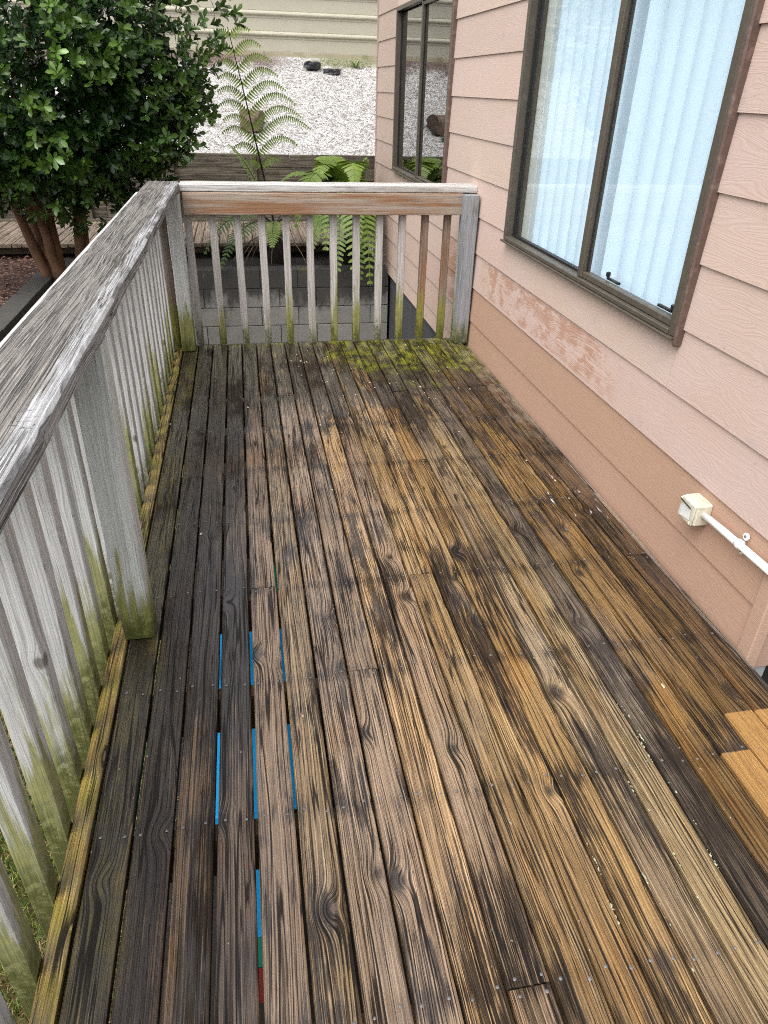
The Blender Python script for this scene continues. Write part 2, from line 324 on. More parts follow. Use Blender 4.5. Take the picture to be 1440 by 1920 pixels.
def mat_plain(name, col, rough=0.5, var=0.12, scale=14.0, metal=0.0, spec=0.5, bump=0.0, bscale=120.0, dirt=None):
    n = N(name); v = n.noise(n.obj(), scale, 4.0, 0.6)
    c = n.mix(v, tuple(a*(1-var) for a in col), tuple(min(1, a*(1+var)) for a in col))
    if dirt: c = n.mix(n.mul(n.step(n.noise(n.obj(), dirt[2], 5.0, 0.7), 0.50, 0.68), dirt[1]), c, dirt[0])
    nm = n.bump(n.noise(n.obj(), bscale, 3.0, 0.6), bump, 0.002) if bump else None
    return n.done(c, rough, nm, spec=spec, metal=metal)

def mat_glass(name, tint=(0.985, 0.995, 1.0), f0=0.05):
    n = N(name); g = n.node('ShaderNodeNewGeometry')
    dt = n.node('ShaderNodeVectorMath', operation='DOT_PRODUCT'); n.t.links.new(g.outputs['Incoming'], dt.inputs[0]); n.t.links.new(g.outputs['Normal'], dt.inputs[1])
    c = n.sub(1.0, n.math('ABSOLUTE', dt.outputs['Value'])); fr = n.add(f0, n.mul(n.math('POWER', c, 5.0), 1-f0))
    tr = n.node('ShaderNodeBsdfTransparent', {'Color': tint}); gl = n.node('ShaderNodeBsdfGlossy', {'Color': (0.96, 0.97, 0.98), 'Roughness': 0.004})
    mx = n.node('ShaderNodeMixShader', {0: fr}); n.t.links.new(tr.outputs[0], mx.inputs[1]); n.t.links.new(gl.outputs[0], mx.inputs[2])
    n.t.links.new(mx.outputs[0], n.out.inputs['Surface']); return n.m

def mat_block():
    n = N('concrete_block'); inf = n.info(); P = n.sep(n.pos())
    c = n.mix(n.noise(n.obj(), 6.0, 5.0, 0.65), (0.17, 0.165, 0.15), (0.36, 0.345, 0.32))
    c = n.mix(n.mul(inf.outputs['Random'], 0.35), c, (0.20, 0.19, 0.18))
    s1 = n.noise(n.vec(n.mul(P[0], 3.0), n.mul(P[1], 3.0), n.mul(P[2], 1.6)), 1.0, 6.0, 0.68)
    st = n.step(n.add(s1, n.mul(n.step(P[2], -0.66, -0.22), 0.30)), 0.52, 0.70)
    c = n.mix(n.mul(st, 0.86), c, (0.035, 0.034, 0.031))
    c = n.mix(n.mul(n.step(n.noise(n.pos(), 5.0, 5.0, 0.7), 0.55, 0.7), n.mul(n.step(P[2], -0.30, -0.17), 0.6)), c, (0.10, 0.105, 0.025))
    return n.done(c, 0.85, n.bump(n.noise(n.obj(), 140.0, 4.0, 0.65), 0.5, 0.004), spec=0.3)

def mat_gravel(name='shell_gravel', base=False):
    n = N(name); inf = n.info()
    v = n.node('ShaderNodeTexVoronoi', {'Vector': n.pos(), 'Scale': 34.0}, feature='F1')
    vd = n.node('ShaderNodeTexVoronoi', {'Vector': n.pos(), 'Scale': 34.0}, feature='DISTANCE_TO_EDGE')
    cr = n.node('ShaderNodeSeparateColor', {'Color': v.outputs['Color']}).outputs
    c = n.ramp(cr[0], [(0.0, (0.24, 0.22, 0.20)), (0.25, (0.43, 0.415, 0.40)), (0.6, (0.56, 0.55, 0.54)), (1.0, (0.68, 0.68, 0.68))])
    c = n.mix(n.step(vd.outputs['Distance'], 0.08, 0.0), c, (0.22, 0.20, 0.18))  # shade between the chips, painted as darker cell edges
    dn = n.noise(n.pos(), 1.9, 5.0, 0.65)
    c = n.mix(n.mul(n.step(dn, 0.50, 0.70), 0.35), c, (0.38, 0.34, 0.295))
    P = n.sep(n.pos())
    up_ = n.step(n.add(P[1], n.mul(n.sub(n.noise(n.pos(), 2.6, 4.0, 0.6), 0.5), 1.6)), 12.6, 13.1)
    lx = n.step(P[0], 1.6, 0.8)
    c = n.mix(n.mul(n.mul(up_, lx), 0.85), c, (0.10, 0.055, 0.038))
    c = n.mix(n.mul(n.mul(n.step(n.add(P[1], n.mul(n.noise(n.pos(), 6.0, 4.0, 0.6), 0.5)), 13.15, 13.30), n.step(P[0], 1.5, 2.0)), 0.75), c, (0.13, 0.14, 0.03))
    tw = n.noise(n.vec(n.mul(P[0], 14.0), n.mul(P[1], 26.0), 1.0), 1.0, 4.0, 0.7)
    c = n.mix(n.mul(n.step(tw, 0.68, 0.74), 0.7), c, (0.10, 0.07, 0.05))
    return n.done(c, 0.8, n.bump(n.step(vd.outputs['Distance'], 0.0, 0.25), 0.7, 0.010), spec=0.35)

def mat_mulch():
    n = N('bark_mulch')
    v = n.node('ShaderNodeTexVoronoi', {'Vector': n.pos(), 'Scale': 42.0, 'Randomness': 1.0}, feature='F1')
    cr = n.node('ShaderNodeSeparateColor', {'Color': v.outputs['Color']}).outputs
    c = n.ramp(cr[0], [(0.0, (0.018, 0.011, 0.009)), (0.45, (0.055, 0.028, 0.022)), (0.8, (0.11, 0.055, 0.040)), (1.0, (0.30, 0.19, 0.13))])
    return n.done(c, 0.8, n.bump(v.outputs['Distance'], 1.0, 0.02), spec=0.3)

def mat_leaf(name, a, b, rough=0.32, rib=True):
    n = N(name); at = n.node('ShaderNodeAttribute', attribute_name='tint')
    ti = n.node('ShaderNodeSeparateColor', {'Color': at.outputs['Color']}).outputs
    c = n.mix(ti[0], a, b)
    c = n.mix(n.mul(n.noise(n.pos(), 18.0, 3.0, 0.6), 0.35), c, n.mix(1.0, c, (0.6, 0.65, 0.5), 'MULTIPLY'))
    p = n.done(c, rough, None, spec=0.5)
    n._set(n.p.inputs['Subsurface Weight'], 0.0)
    tl = n.node('ShaderNodeBsdfTranslucent', {'Color': n.mix(1.0, c, (1.1, 1.3, 0.5), 'MULTIPLY')})
    ms = n.node('ShaderNodeMixShader', {0: 0.16}); n.t.links.new(n.p.outputs[0], ms.inputs[1]); n.t.links.new(tl.outputs[0], ms.inputs[2])
    n.t.links.new(ms.outputs[0], n.out.inputs['Surface']); return p

def mat_object_leaf(name):
    n = N(name); inf = n.info()
    c = n.mix(n.mul(n.noise(n.obj(), 30.0, 3.0, 0.6), 0.4), inf.outputs['Color'], n.mix(1.0, inf.outputs['Color'], (0.6, 0.65, 0.5), 'MULTIPLY'))
    return n.done(c, 0.30, None, spec=0.5)

def mat_lawn():
    n = N('lawn_soil')
    c = n.mix(n.noise(n.pos(), 6.0, 5.0, 0.65), (0.045, 0.042, 0.015), (0.16, 0.115, 0.055))
    c = n.mix(n.step(n.noise(n.pos(), 2.0, 4.0, 0.6), 0.45, 0.6), c, (0.055, 0.085, 0.018))
    return n.done(c, 0.9, n.bump(n.noise(n.pos(), 60.0, 4.0, 0.7), 0.8, 0.02), spec=0.2)

def mat_grass():
    n = N('grass_blades'); at = n.node('ShaderNodeAttribute', attribute_name='tint')
    ti = n.node('ShaderNodeSeparateColor', {'Color': at.outputs['Color']}).outputs
    dry = n.step(n.add(n.mul(n.sub(n.noise(n.pos(), 3.2, 4.0, 0.6), 0.5), 1.4), n.mul(ti[1], 0.55)), 0.18, 0.55)
    c = n.mix(ti[0], (0.055, 0.115, 0.018), (0.17, 0.24, 0.04))
    c = n.mix(dry, c, n.mix(ti[0], (0.28, 0.17, 0.075), (0.42, 0.29, 0.14)))
    return n.done(c, 0.6, None, spec=0.3)

M = dict(deck=mat_deck(), cap=mat_cap(),
         rail=mat_rail('silver_rail_wood', dirt=0.38, con=0.85), wallpost=mat_rail('grey_wall_post', tint=(0.52, 0.55, 0.60), algae=1.1, dirt=0.6), post=mat_rail('post_wood', tint=(1.0, 1.03, 1.0), algae=1.1, dirt=0.15, con=0.55), far_rail=mat_rail('end_rail_wood', tint=(0.95, 0.90, 0.86), algae=1.05, dirt=0.35),
         far_cap=mat_rail('end_cap_wood', tint=(1.05, 1.03, 1.0), algae=0, deep=0.4, dirt=0.35),
         fascia=mat_rail('brown_fascia_wood', tint=(0.66, 0.53, 0.43), algae=0, brown=0.9, dirt=0.15),
         dark_bal=mat_rail('brown_baluster_wood', tint=(0.50, 0.40, 0.34), algae=1.0, brown=0.85, dirt=0.5),
         joist=mat_rough_timber('joist_timber', (0.14, 0.10, 0.065), (0.06, 0.045, 0.03)),
         sleeper=mat_rough_timber('retaining_timber', (0.21, 0.18, 0.14), (0.075, 0.062, 0.048), moss=0.5, soil=0.65),
         walk=mat_rough_timber('boardwalk_timber', (0.34, 0.27, 0.205), (0.15, 0.11, 0.085), soil=0.45),
         siding=mat_siding(), block=mat_block(), gravel=mat_gravel(), mulch=mat_mulch(), lawn=mat_lawn(), grass=mat_grass(),
         bronze=mat_plain('bronze_aluminium', (0.085, 0.072, 0.055), 0.42, 0.15, 30.0, spec=0.5, dirt=((0.15, 0.13, 0.10), 0.35, 22.0)),
         black=mat_plain('black_gasket', (0.008, 0.008, 0.009), 0.5),
         redtrim=mat_plain('brown_timber_facing', (0.105, 0.068, 0.056), 0.5, 0.35, 18.0, dirt=((0.26, 0.19, 0.16), 0.4, 30.0)),
         paleframe=mat_plain('window_reveal_paint', (0.50, 0.55, 0.53), 0.6),
         blind=mat_plain('blind_fabric', (0.64, 0.83, 0.97), 0.7, 0.03, 40.0, spec=0.3),
         glass=mat_glass('window_glass'), dark_glass=mat_glass('far_window_glass', (0.60, 0.62, 0.62), 0.30),
         palebounce=mat_plain('pale_bounce_surface', (0.80, 0.84, 0.86), 0.9, 0.02), room=mat_plain('room_wall', (0.35, 0.36, 0.36), 0.9), dark=mat_plain('dark_room', (0.03, 0.03, 0.032), 0.9),
         foundation=mat_plain('foundation_board', (0.062, 0.062, 0.068), 0.8, 0.35, 5.0),
         fence=mat_plain('cream_fence_steel', (0.43, 0.405, 0.32), 0.38, 0.06, 2.5, spec=0.5, dirt=((0.36, 0.32, 0.22), 0.25, 3.0)),
         plinth=mat_plain('fence_plinth', (0.36, 0.32, 0.22), 0.85, 0.25, 5.0, bump=0.3, dirt=((0.14, 0.14, 0.05), 0.5, 4.0)),
         pvc=mat_plain('white_pvc', (0.80, 0.80, 0.79), 0.3, 0.03), boxp=mat_plain('aged_white_plastic', (0.62, 0.59, 0.48), 0.45, 0.10, 30.0, dirt=((0.30, 0.29, 0.19), 0.55, 45.0)),
         boxw=mat_plain('clean_white_plastic', (0.72, 0.73, 0.72), 0.35, 0.05, 20.0),
         zinc=mat_plain('galvanised_nail', (0.17, 0.17, 0.175), 0.5, 0.6, 30.0, metal=0.4),
         rock=mat_plain('brown_rock', (0.15, 0.105, 0.08), 0.85, 0.45, 9.0, bump=0.6, bscale=20.0), tarp=mat_plain('black_plastic_sheet', (0.012, 0.012, 0.016), 0.35, 0.3, 8.0, bump=0.5, bscale=18.0),
         leaf=mat_leaf('glossy_tree_leaf', (0.018, 0.052, 0.014), (0.165, 0.285, 0.045), 0.24), oleaf=mat_object_leaf('single_tree_leaf'),
         fern=mat_leaf('fern_leaf', (0.028, 0.085, 0.014), (0.24, 0.33, 0.055), 0.5), stalk=mat_plain('dark_frond_stalk', (0.014, 0.011, 0.009), 0.5, 0.4, 40.0),
         deadstalk=mat_plain('dead_frond_stalk', (0.20, 0.15, 0.11), 0.8, 0.4, 30.0), fibre=mat_plain('fern_trunk_fibre', (0.020, 0.014, 0.010), 0.95, 0.5, 40.0, bump=0.9, bscale=60.0),
         bark=mat_plain('smooth_brown_bark', (0.155, 0.078, 0.040), 0.75, 0.4, 8.0, bump=0.5, bscale=40.0, dirt=((0.05, 0.032, 0.022), 0.6, 6.0)),
         blue=mat_plain('blue_plastic', (0.02, 0.40, 0.85), 0.45, 0.2, 7.0), greenp=mat_plain('green_plastic', (0.02, 0.24, 0.16), 0.4, 0.2), redp=mat_plain('red_plastic', (0.24, 0.03, 0.025), 0.5, 0.3),
         lichen=mat_plain('pale_lichen', (0.42, 0.44, 0.31), 0.9, 0.3, 60.0, bump=0.5), litter=mat_plain('fallen_petals', (0.50, 0.42, 0.28), 0.8, 0.5, 40.0), chip=mat_gravel('gravel_chips'),
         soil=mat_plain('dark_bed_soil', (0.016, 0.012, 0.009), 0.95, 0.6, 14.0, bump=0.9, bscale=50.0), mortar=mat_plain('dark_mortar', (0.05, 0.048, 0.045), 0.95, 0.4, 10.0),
         roof=mat_plain('roof_sheet', (0.20, 0.19, 0.18), 0.5), concrete=mat_plain('ground_concrete', (0.22, 0.21, 0.20), 0.9, 0.3, 3.0))

# ================================================================ mesh helpers
def link(name, me, mat, parent=None, loc=(0, 0, 0), rot=(0, 0, 0), smooth=False):
    o = bpy.data.objects.new(name, me); COL.objects.link(o)
    if mat is not None and not me.materials: me.materials.append(mat)
    o.location = loc; o.rotation_euler = rot
    if parent: o.parent = parent
    if smooth:
        for p in me.polygons: p.use_smooth = True
    return o
def tag(o, label=None, cat=None, group=None, kind=None):
    if label: o['label'] = label
    if cat: o['category'] = cat
    if group: o['group'] = group
    if kind: o['kind'] = kind
    return o
def thing(name, label, cat, loc=(0, 0, 0), group=None):
    o = bpy.data.objects.new(name, None); COL.objects.link(o); o.location = loc; o.empty_display_size = 0.1
    return tag(o, label, cat, group)
def mesh(name, vs, fs):
    me = bpy.data.meshes.new(name); me.from_pydata([tuple(v) for v in vs], [], fs); me.update(); return me
def plank_mesh(wd, ln, th, segs=6, ch=0.004, jit=0.0012, seed=None, cup=0.0):
    """timber: long axis local Y (centred), width X, top at z=0, bottom at z=-th; chamfered and slightly uneven"""
    R = random.Random(seed if seed is not None else random.random())
    hw = wd/2
    prof = [(-hw+ch, 0), (0, -cup), (hw-ch, 0), (hw, -ch), (hw, -th+ch), (hw-ch, -th), (-hw+ch, -th), (-hw, -th+ch), (-hw, -ch)]
    k = len(prof); vs = []; fs = []
    for i in range(segs+1):
        y = -ln/2 + ln*i/segs
        e = (R.uniform(-jit, jit), R.uniform(-jit, jit), R.uniform(-jit, jit)*0.6)
        for (x, z) in prof:
            xx = x + (e[0] if x < 0 else e[1])
            vs.append((xx, y, z + e[2]))
    for i in range(segs):
        for j in range(k):
            a = i*k+j; b = i*k+(j+1) % k
            fs.append((a, b, b+k, a+k))
    fs.append(tuple(range(k-1, -1, -1))[::-1]); fs.append(tuple(range(segs*k, segs*k+k))[::-1])
    me = mesh('plank', vs, fs)
    bm = bmesh.new(); bm.from_mesh(me); bmesh.ops.recalc_face_normals(bm, faces=bm.faces); bm.to_mesh(me); bm.free()
    return me
def box_mesh(x0, x1, y0, y1, z0, z1, bev=0.0):
    bm = bmesh.new()
    v = [bm.verts.new(p) for p in ((x0, y0, z0), (x1, y0, z0), (x1, y1, z0), (x0, y1, z0), (x0, y0, z1), (x1, y0, z1), (x1, y1, z1), (x0, y1, z1))]
    for f in ((3, 2, 1, 0), (4, 5, 6, 7), (0, 1, 5, 4), (1, 2, 6, 5), (2, 3, 7, 6), (3, 0, 4, 7)): bm.faces.new([v[i] for i in f])
    if bev: bmesh.ops.bevel(bm, geom=bm.edges[:], offset=bev, segments=1, affect='EDGES')
    me = bpy.data.meshes.new('box'); bm.to_mesh(me); bm.free(); return me
def tube(pts, rads, seg=8, vs=None, fs=None):
    own = vs is None
    if own: vs, fs = [], []
    pts = [Vector(p) for p in pts]; base = len(vs)
    for i, p in enumerate(pts):
        t = (pts[min(i+1, len(pts)-1)] - pts[max(i-1, 0)]).normalized()
        a = t.cross(Vector((0.31, 0.87, 0.38))).normalized(); b = t.cross(a)
        for j in range(seg):
            an = 2*pi*j/seg
            vs.append(p + (a*cos(an) + b*sin(an))*rads[i])
    for i in range(len(pts)-1):
        for j in range(seg):
            q = base+i*seg+j; r = base+i*seg+(j+1) % seg
            fs.append((q, r, r+seg, q+seg))
    fs.append(tuple(base+j for j in range(seg))[::-1]); fs.append(tuple(base+(len(pts)-1)*seg+j for j in range(seg)))
    return vs, fs
def bez(a, b, c, n):
    a, b, c = Vector(a), Vector(b), Vector(c)
    return [(1-t)**2*a + 2*(1-t)*t*b + t*t*c for t in [i/n for i in range(n+1)]]
def set_tint(me, cols):
    at = me.color_attributes.new('tint', 'FLOAT_COLOR', 'POINT')
    flat = []
    for c in cols: flat += [c[0], c[1], c[2], 1.0]
    at.data.foreach_set('color', flat)

# ================================================================ terrain
GZ = -0.95           # lawn level under the deck
BZ = -0.17           # planting bed level
lawn = link('lawn', mesh('lawn', [(-60, -60, GZ), (60, -60, GZ), (60, 90, GZ), (-60, 90, GZ)], [(0, 1, 2, 3)]), M['lawn']); tag(lawn, kind='structure')
# planting bed: flat shelf held by the block walls, with a lobe towards the camera on the left
def slab(name, x0, x1, y0, y1, z0, z1, mat):
    o = link(name, box_mesh(x0, x1, y0, y1, z0, z1), mat); tag(o, kind='structure'); return o
def uneven(name, x0, x1, y0, y1, zf, nx, ny, mat, amp, fr, skirt):
    vs = []; fs = []
    for j in range(ny+1):
        for i in range(nx+1):
            x = x0+(x1-x0)*i/nx; y = y0+(y1-y0)*j/ny
            vs.append((x, y, zf(x, y) + amp*mnoise.noise(Vector((x*fr, y*fr, 3.1)))))
    for j in range(ny):
        for i in range(nx):
            a = j*(nx+1)+i; fs.append((a, a+1, a+nx+2, a+nx+1))
    b = len(vs)
    for i in range(nx+1): vs.append((x0+(x1-x0)*i/nx, y0, skirt))
    for i in range(nx): fs.append((b+i, b+i+1, i+1, i))
    o = link(name, mesh(name, vs, fs), mat, smooth=True); tag(o, kind='structure'); return o
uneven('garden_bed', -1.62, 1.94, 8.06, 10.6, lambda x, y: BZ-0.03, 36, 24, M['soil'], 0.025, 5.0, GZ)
uneven('mulch_bed', -6.0, -1.66, 4.2, 10.6, lambda x, y: BZ-0.02+max(0, (8.2-y))*0.01, 40, 60, M['mulch'], 0.03, 4.0, GZ)
# gravel bank rising to the boundary fence
RY, RZ_ = 10.32, 0.765; FY_, FZ = 13.25, 1.93
uneven('gravel_bank', -9.0, 9.0, RY, 14.6, lambda x, y: RZ_-0.02+(min(y, FY_)-RY)*(FZ-RZ_)/(FY_-RY), 120, 60, M['gravel'], 0.035, 2.2, GZ)

slab('bare_ground', 0.02, 6.0, -6.0, 7.8, GZ-0.3, GZ+0.006, M['soil'])
# gravel chips lying on the bank
R = random.Random(5); vs = []; fs = []
for i in range(11000):
    x = R.uniform(-3.2, 4.6) if i % 3 else R.uniform(-0.3, 2.6); y = RY+0.03+(R.random())*(FY_-RY-0.1)
    z = RZ_-0.02+(y-RY)*(FZ-RZ_)/(FY_-RY) + 0.035*mnoise.noise(Vector((x*2.2, y*2.2, 3.1)))
    s = R.uniform(0.006, 0.016); a = R.uniform(0, pi); ca, sa = cos(a), sin(a); b = len(vs)
    for (px, py, pz) in ((1, 0, 0), (0.2, 0.8, 0.1), (-0.9, 0.1, 0), (0, -0.7, 0.1), (0.1, 0.1, 0.6)):
        px *= R.uniform(0.7, 1.3); py *= R.uniform(0.7, 1.3); pz *= R.uniform(0.6, 1.3)
        vs.append((x+s*(px*ca-py*sa), y+s*(px*sa+py*ca), z+s*pz+0.002))
    for q in ((0, 1, 4), (1, 2, 4), (2, 3, 4), (3, 0, 4)): fs.append(tuple(b+k for k in q))
ch = link('gravel', mesh('gravel', vs, fs), M['chip']); tag(ch, 'white and grey shell gravel chips strewn over the bank', 'gravel', kind='stuff')

# lawn blades (seen through the balusters and past the deck edge)
R = random.Random(11); vs = []; fs = []; ti = []
for i in range(46000):
    x = R.uniform(-2.0, 0.02); y = R.uniform(0.35, 5.0)
    if i % 2: x = R.uniform(-1.0, -0.1); y = R.uniform(0.7, 3.2)
    hgt = R.uniform(0.018, 0.052); wd = R.uniform(0.0012, 0.0026); a = R.uniform(0, 2*pi); ln = R.uniform(0.0, 0.045); a2 = R.uniform(0, 2*pi)
    b = len(vs)
    dx, dy = cos(a)*wd, sin(a)*wd; lx, ly = cos(a2)*ln, sin(a2)*ln
    vs += [(x-dx, y-dy, GZ), (x+dx, y+dy, GZ), (x+dx*0.8+lx*0.35, y+dy*0.8+ly*0.35, GZ+hgt*0.6), (x-dx*0.8+lx*0.35, y-dy*0.8+ly*0.35, GZ+hgt*0.6), (x+lx, y+ly, GZ+hgt)]
    fs += [(b, b+1, b+2, b+3), (b+3, b+2, b+4)]
    t = (R.random(), R.random(), 0); ti += [t]*5
me = mesh('grass', vs, fs); set_tint(me, ti)
tag(link('grass', me, M['grass']), 'short green and straw coloured lawn grass below the deck', 'grass', kind='stuff')

# ================================================================ house
XW = 1.960           # outermost line of the lapped boards
Z0, CP = 0.156, 0.2235
LAP = 0.0085
Y_NEAR, Y_FAR = 1.480, 8.74
W1 = (2.266, 4.168, 0.795, 2.20)      # window over the deck  y0 y1 z0 z1
W2 = (5.640, 7.640, 0.850, 2.160)     # far window
house = thing('house', 'house side clad in faded pink lapped weatherboards with two bronze windows', 'house', (XW, Y_NEAR, -0.2))
house_off = Vector((XW, Y_NEAR, -0.2))
def hp(name, me, mat, loc=(0, 0, 0), rot=(0, 0, 0), parent=None, smooth=False):
    o = link(name, me, mat, parent or house, Vector(loc)-house_off if parent is None else loc, rot, smooth); return o
def board_piece(y0, y1, za, zb, zc):
    """one weatherboard piece; zc = bottom line of its course"""
    def xs(z): return XW + LAP*(z-zc)/CP
    th = 0.011
    yc = (y0+y1)/2; zm = za
    v = []
    for y in (y0-yc, y1-yc):
        v += [(xs(za), y, 0), (xs(zb), y, zb-za), (xs(zb)+th, y, zb-za), (xs(za)+th, y, 0)]
    f = [(0, 1, 2, 3), (7, 6, 5, 4), (0, 4, 5, 1), (1, 5, 6, 2), (2, 6, 7, 3), (3, 7, 4, 0)]
    me = mesh('weatherboard', [(a[0]-XW, a[1], a[2]) for a in v], f)
    bm = bmesh.new(); bm.from_mesh(me); bmesh.ops.recalc_face_normals(bm, faces=bm.faces); bm.to_mesh(me); bm.free()
    o = hp('weatherboard', me, M['siding'], (XW, yc, za))
    Rb = random.Random(int(zc*100)*31+int(y0*10))
    if zc < 0.34 and y1 < 4.9: bc = (0.46, 0.295, 0.215)
    elif zc < 0.34: bc = (0.58, 0.44, 0.37)
    else: bc = (0.575, 0.440, 0.372)
    k = Rb.uniform(0.96, 1.04); o.color = (bc[0]*k, bc[1]*k*Rb.uniform(0.98, 1.02), bc[2]*k, 1)
for ci in range(-2, 12):
    zc = Z0+CP*ci; za = zc; zb = zc+CP+0.020
    segs_ = [(Y_NEAR+0.045, Y_FAR-0.03)]
    if ci == -2: za = -0.205
    if ci == -2 : segs_ = [(4.0, Y_FAR-0.03)]
    if ci == -1: segs_ = [(Y_NEAR+0.045, 4.86), (4.862, Y_FAR-0.03)]
    cut_piece = []
    for (a, b, c, d) in (W1, W2):
        a2, b2 = a-0.0, b+0.0
        if zb > c and zc < d:
            ns = []
            for s in segs_:
                if s[0] < a2 < s[1]: ns.append((s[0], a2)); ns.append((b2, s[1]))
                else: ns.append(s)
            segs_ = ns
            if zc < c-0.01: cut_piece.append((a2+0.001, b2-0.001, za, c-0.0015, zc))
            if zb > d and zc < d: cut_piece.append((a2+0.001, b2-0.001, d+0.0015, zb, zc))
    joints = {1: [4.255], 0: [3.62, 4.80], 3: [], -1: [5.9], 2: [5.22], -2: [4.80, 6.4]}.get(ci, [])
    for s in segs_:
        cuts = [s[0]]+[j for j in joints if s[0]+0.1 < j < s[1]-0.1]+[s[1]]
        for a, b in zip(cuts[:-1], cuts[1:]): board_piece(a+0.0008, b-0.0008, za, zb, zc)
    for cp_ in cut_piece: board_piece(*cp_)
# sheathing behind the boards, room shells, corner boards, foundation, roof
def pieces_around(x0, x1):
    z0, z1 = -0.18, 2.84
    rects = [(Y_NEAR+0.01, W1[0], z0, z1), (W1[1], W2[0], z0, z1), (W2[1], Y_FAR-0.01, z0, z1),
             (W1[0], W1[1], z0, W1[2]), (W1[0], W1[1], W1[3], z1), (W2[0], W2[1], z0, W2[2]), (W2[0], W2[1], W2[3], z1)]
    vs = []; fs = []
    for (a, b, c, d) in rects:
        k = len(vs); vs += [(x0, a, c), (x1, a, c), (x1, b, c), (x0, b, c), (x0, a, d), (x1, a, d), (x1, b, d), (x0, b, d)]
        fs += [tuple(k+i for i in f) for f in ((3, 2, 1, 0), (4, 5, 6, 7), (0, 1, 5, 4), (1, 2, 6, 5), (2, 3, 7, 6), (3, 0, 4, 7))]
    return mesh('wall', [Vector(v)-house_off for v in vs], fs)
link('wall', pieces_around(XW+0.031, XW+0.10), M['room'], house)
def hbox(name, x0, x1, y0, y1, z0, z1, mat, parent=None, bev=0.0):
    c = Vector(((x0+x1)/2, (y0+y1)/2, z0))
    me = box_mesh(x0-c.x, x1-c.x, y0-c.y, y1-c.y, 0, z1-z0, bev)
    o = link(name, me, mat, parent or house)
    o.location = c - house_off
    return o
rm = mesh('room', [Vector(v)-house_off for v in ((2.07, 1.52, -0.1), (6, 1.52, -0.1), (6, 8.72, -0.1), (2.07, 8.72, -0.1), (2.07, 1.52, 2.7), (6, 1.52, 2.7), (6, 8.72, 2.7), (2.07, 8.72, 2.7), (2.07, 5.0, -0.1), (6, 5.0, -0.1), (6, 5.0, 2.7), (2.07, 5.0, 2.7))],
          [(0, 1, 2, 3), (4, 5, 6, 7), (1, 2, 6, 5), (8, 9, 10, 11)])
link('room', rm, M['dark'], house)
hbox0 = box_mesh(0, 0.02, -1.55, 1.55, 0, 2.5); o = link('blind_bounce_panel', hbox0, M['palebounce'], house); o.location = Vector((2.30, 3.25, -0.05))-house_off  # pale panel added close behind the blind to bounce light onto the slats
hbox('end_wall', 2.06, 6.1, Y_FAR-0.06, Y_FAR-0.005, -0.2, 2.84, M['siding']).color = (0.47, 0.34, 0.28, 1)
hbox('back_wall', 6.02, 6.1, Y_NEAR, Y_FAR-0.07, -0.2, 2.84, M['siding']).color = (0.47, 0.34, 0.28, 1)
# return wall at the near corner, with its own lapped boards (they face the camera side, -y)
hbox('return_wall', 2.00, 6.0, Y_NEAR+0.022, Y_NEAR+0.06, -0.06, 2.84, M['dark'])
hbox('foundation_skirt', 2.00, 6.0, Y_NEAR+0.03, Y_NEAR+0.06, GZ, -0.065, M['soil'])
for ci in range(-1, 12):
    zc = Z0+CP*ci
    v = [(-2.0, 0, 0), (2.0, 0, 0), (2.0, LAP, CP+0.015), (-2.0, LAP, CP+0.015), (-2.0, 0.011, 0), (2.0, 0.011, 0), (2.0, LAP+0.011, CP+0.015), (-2.0, LAP+0.011, CP+0.015)]
    me = mesh('weatherboard', v, [(0, 1, 2, 3), (7, 6, 5, 4), (0, 4, 5, 1), (2, 6, 7, 3), (1, 5, 6, 2), (0, 3, 7, 4)])
    o = hp('weatherboard', me, M['siding'], (4.003, Y_NEAR-0.002, zc)); o.color = (0.40, 0.26, 0.20, 1) if ci < 1 else (0.50, 0.355, 0.285, 1)
cb = hbox('corner_board', XW-0.006, XW+0.036, Y_NEAR-0.012, Y_NEAR+0.044, -0.075, 2.84, M['siding'], bev=0.003); cb.color = (0.47, 0.315, 0.235, 1)
cb = hbox('corner_board', XW-0.006, XW+0.09, Y_FAR-0.028, Y_FAR+0.012, -0.21, 2.84, M['siding'], bev=0.003); cb.color = (0.40, 0.30, 0.25, 1)
hbox('foundation', XW+0.05, 6.0, Y_NEAR+0.07, Y_FAR-0.07, GZ-0.05, -0.185, M['foundation'])
for i in range(9):
    hbox('foundation_board', XW+0.030, XW+0.049, 4.2+i*0.40, 4.2+i*0.40+0.392, GZ-0.02, -0.19, M['foundation'])
hbox('roof', XW-0.12, 6.3, Y_NEAR-0.15, Y_FAR+0.3, 2.86, 2.98, M['roof'])

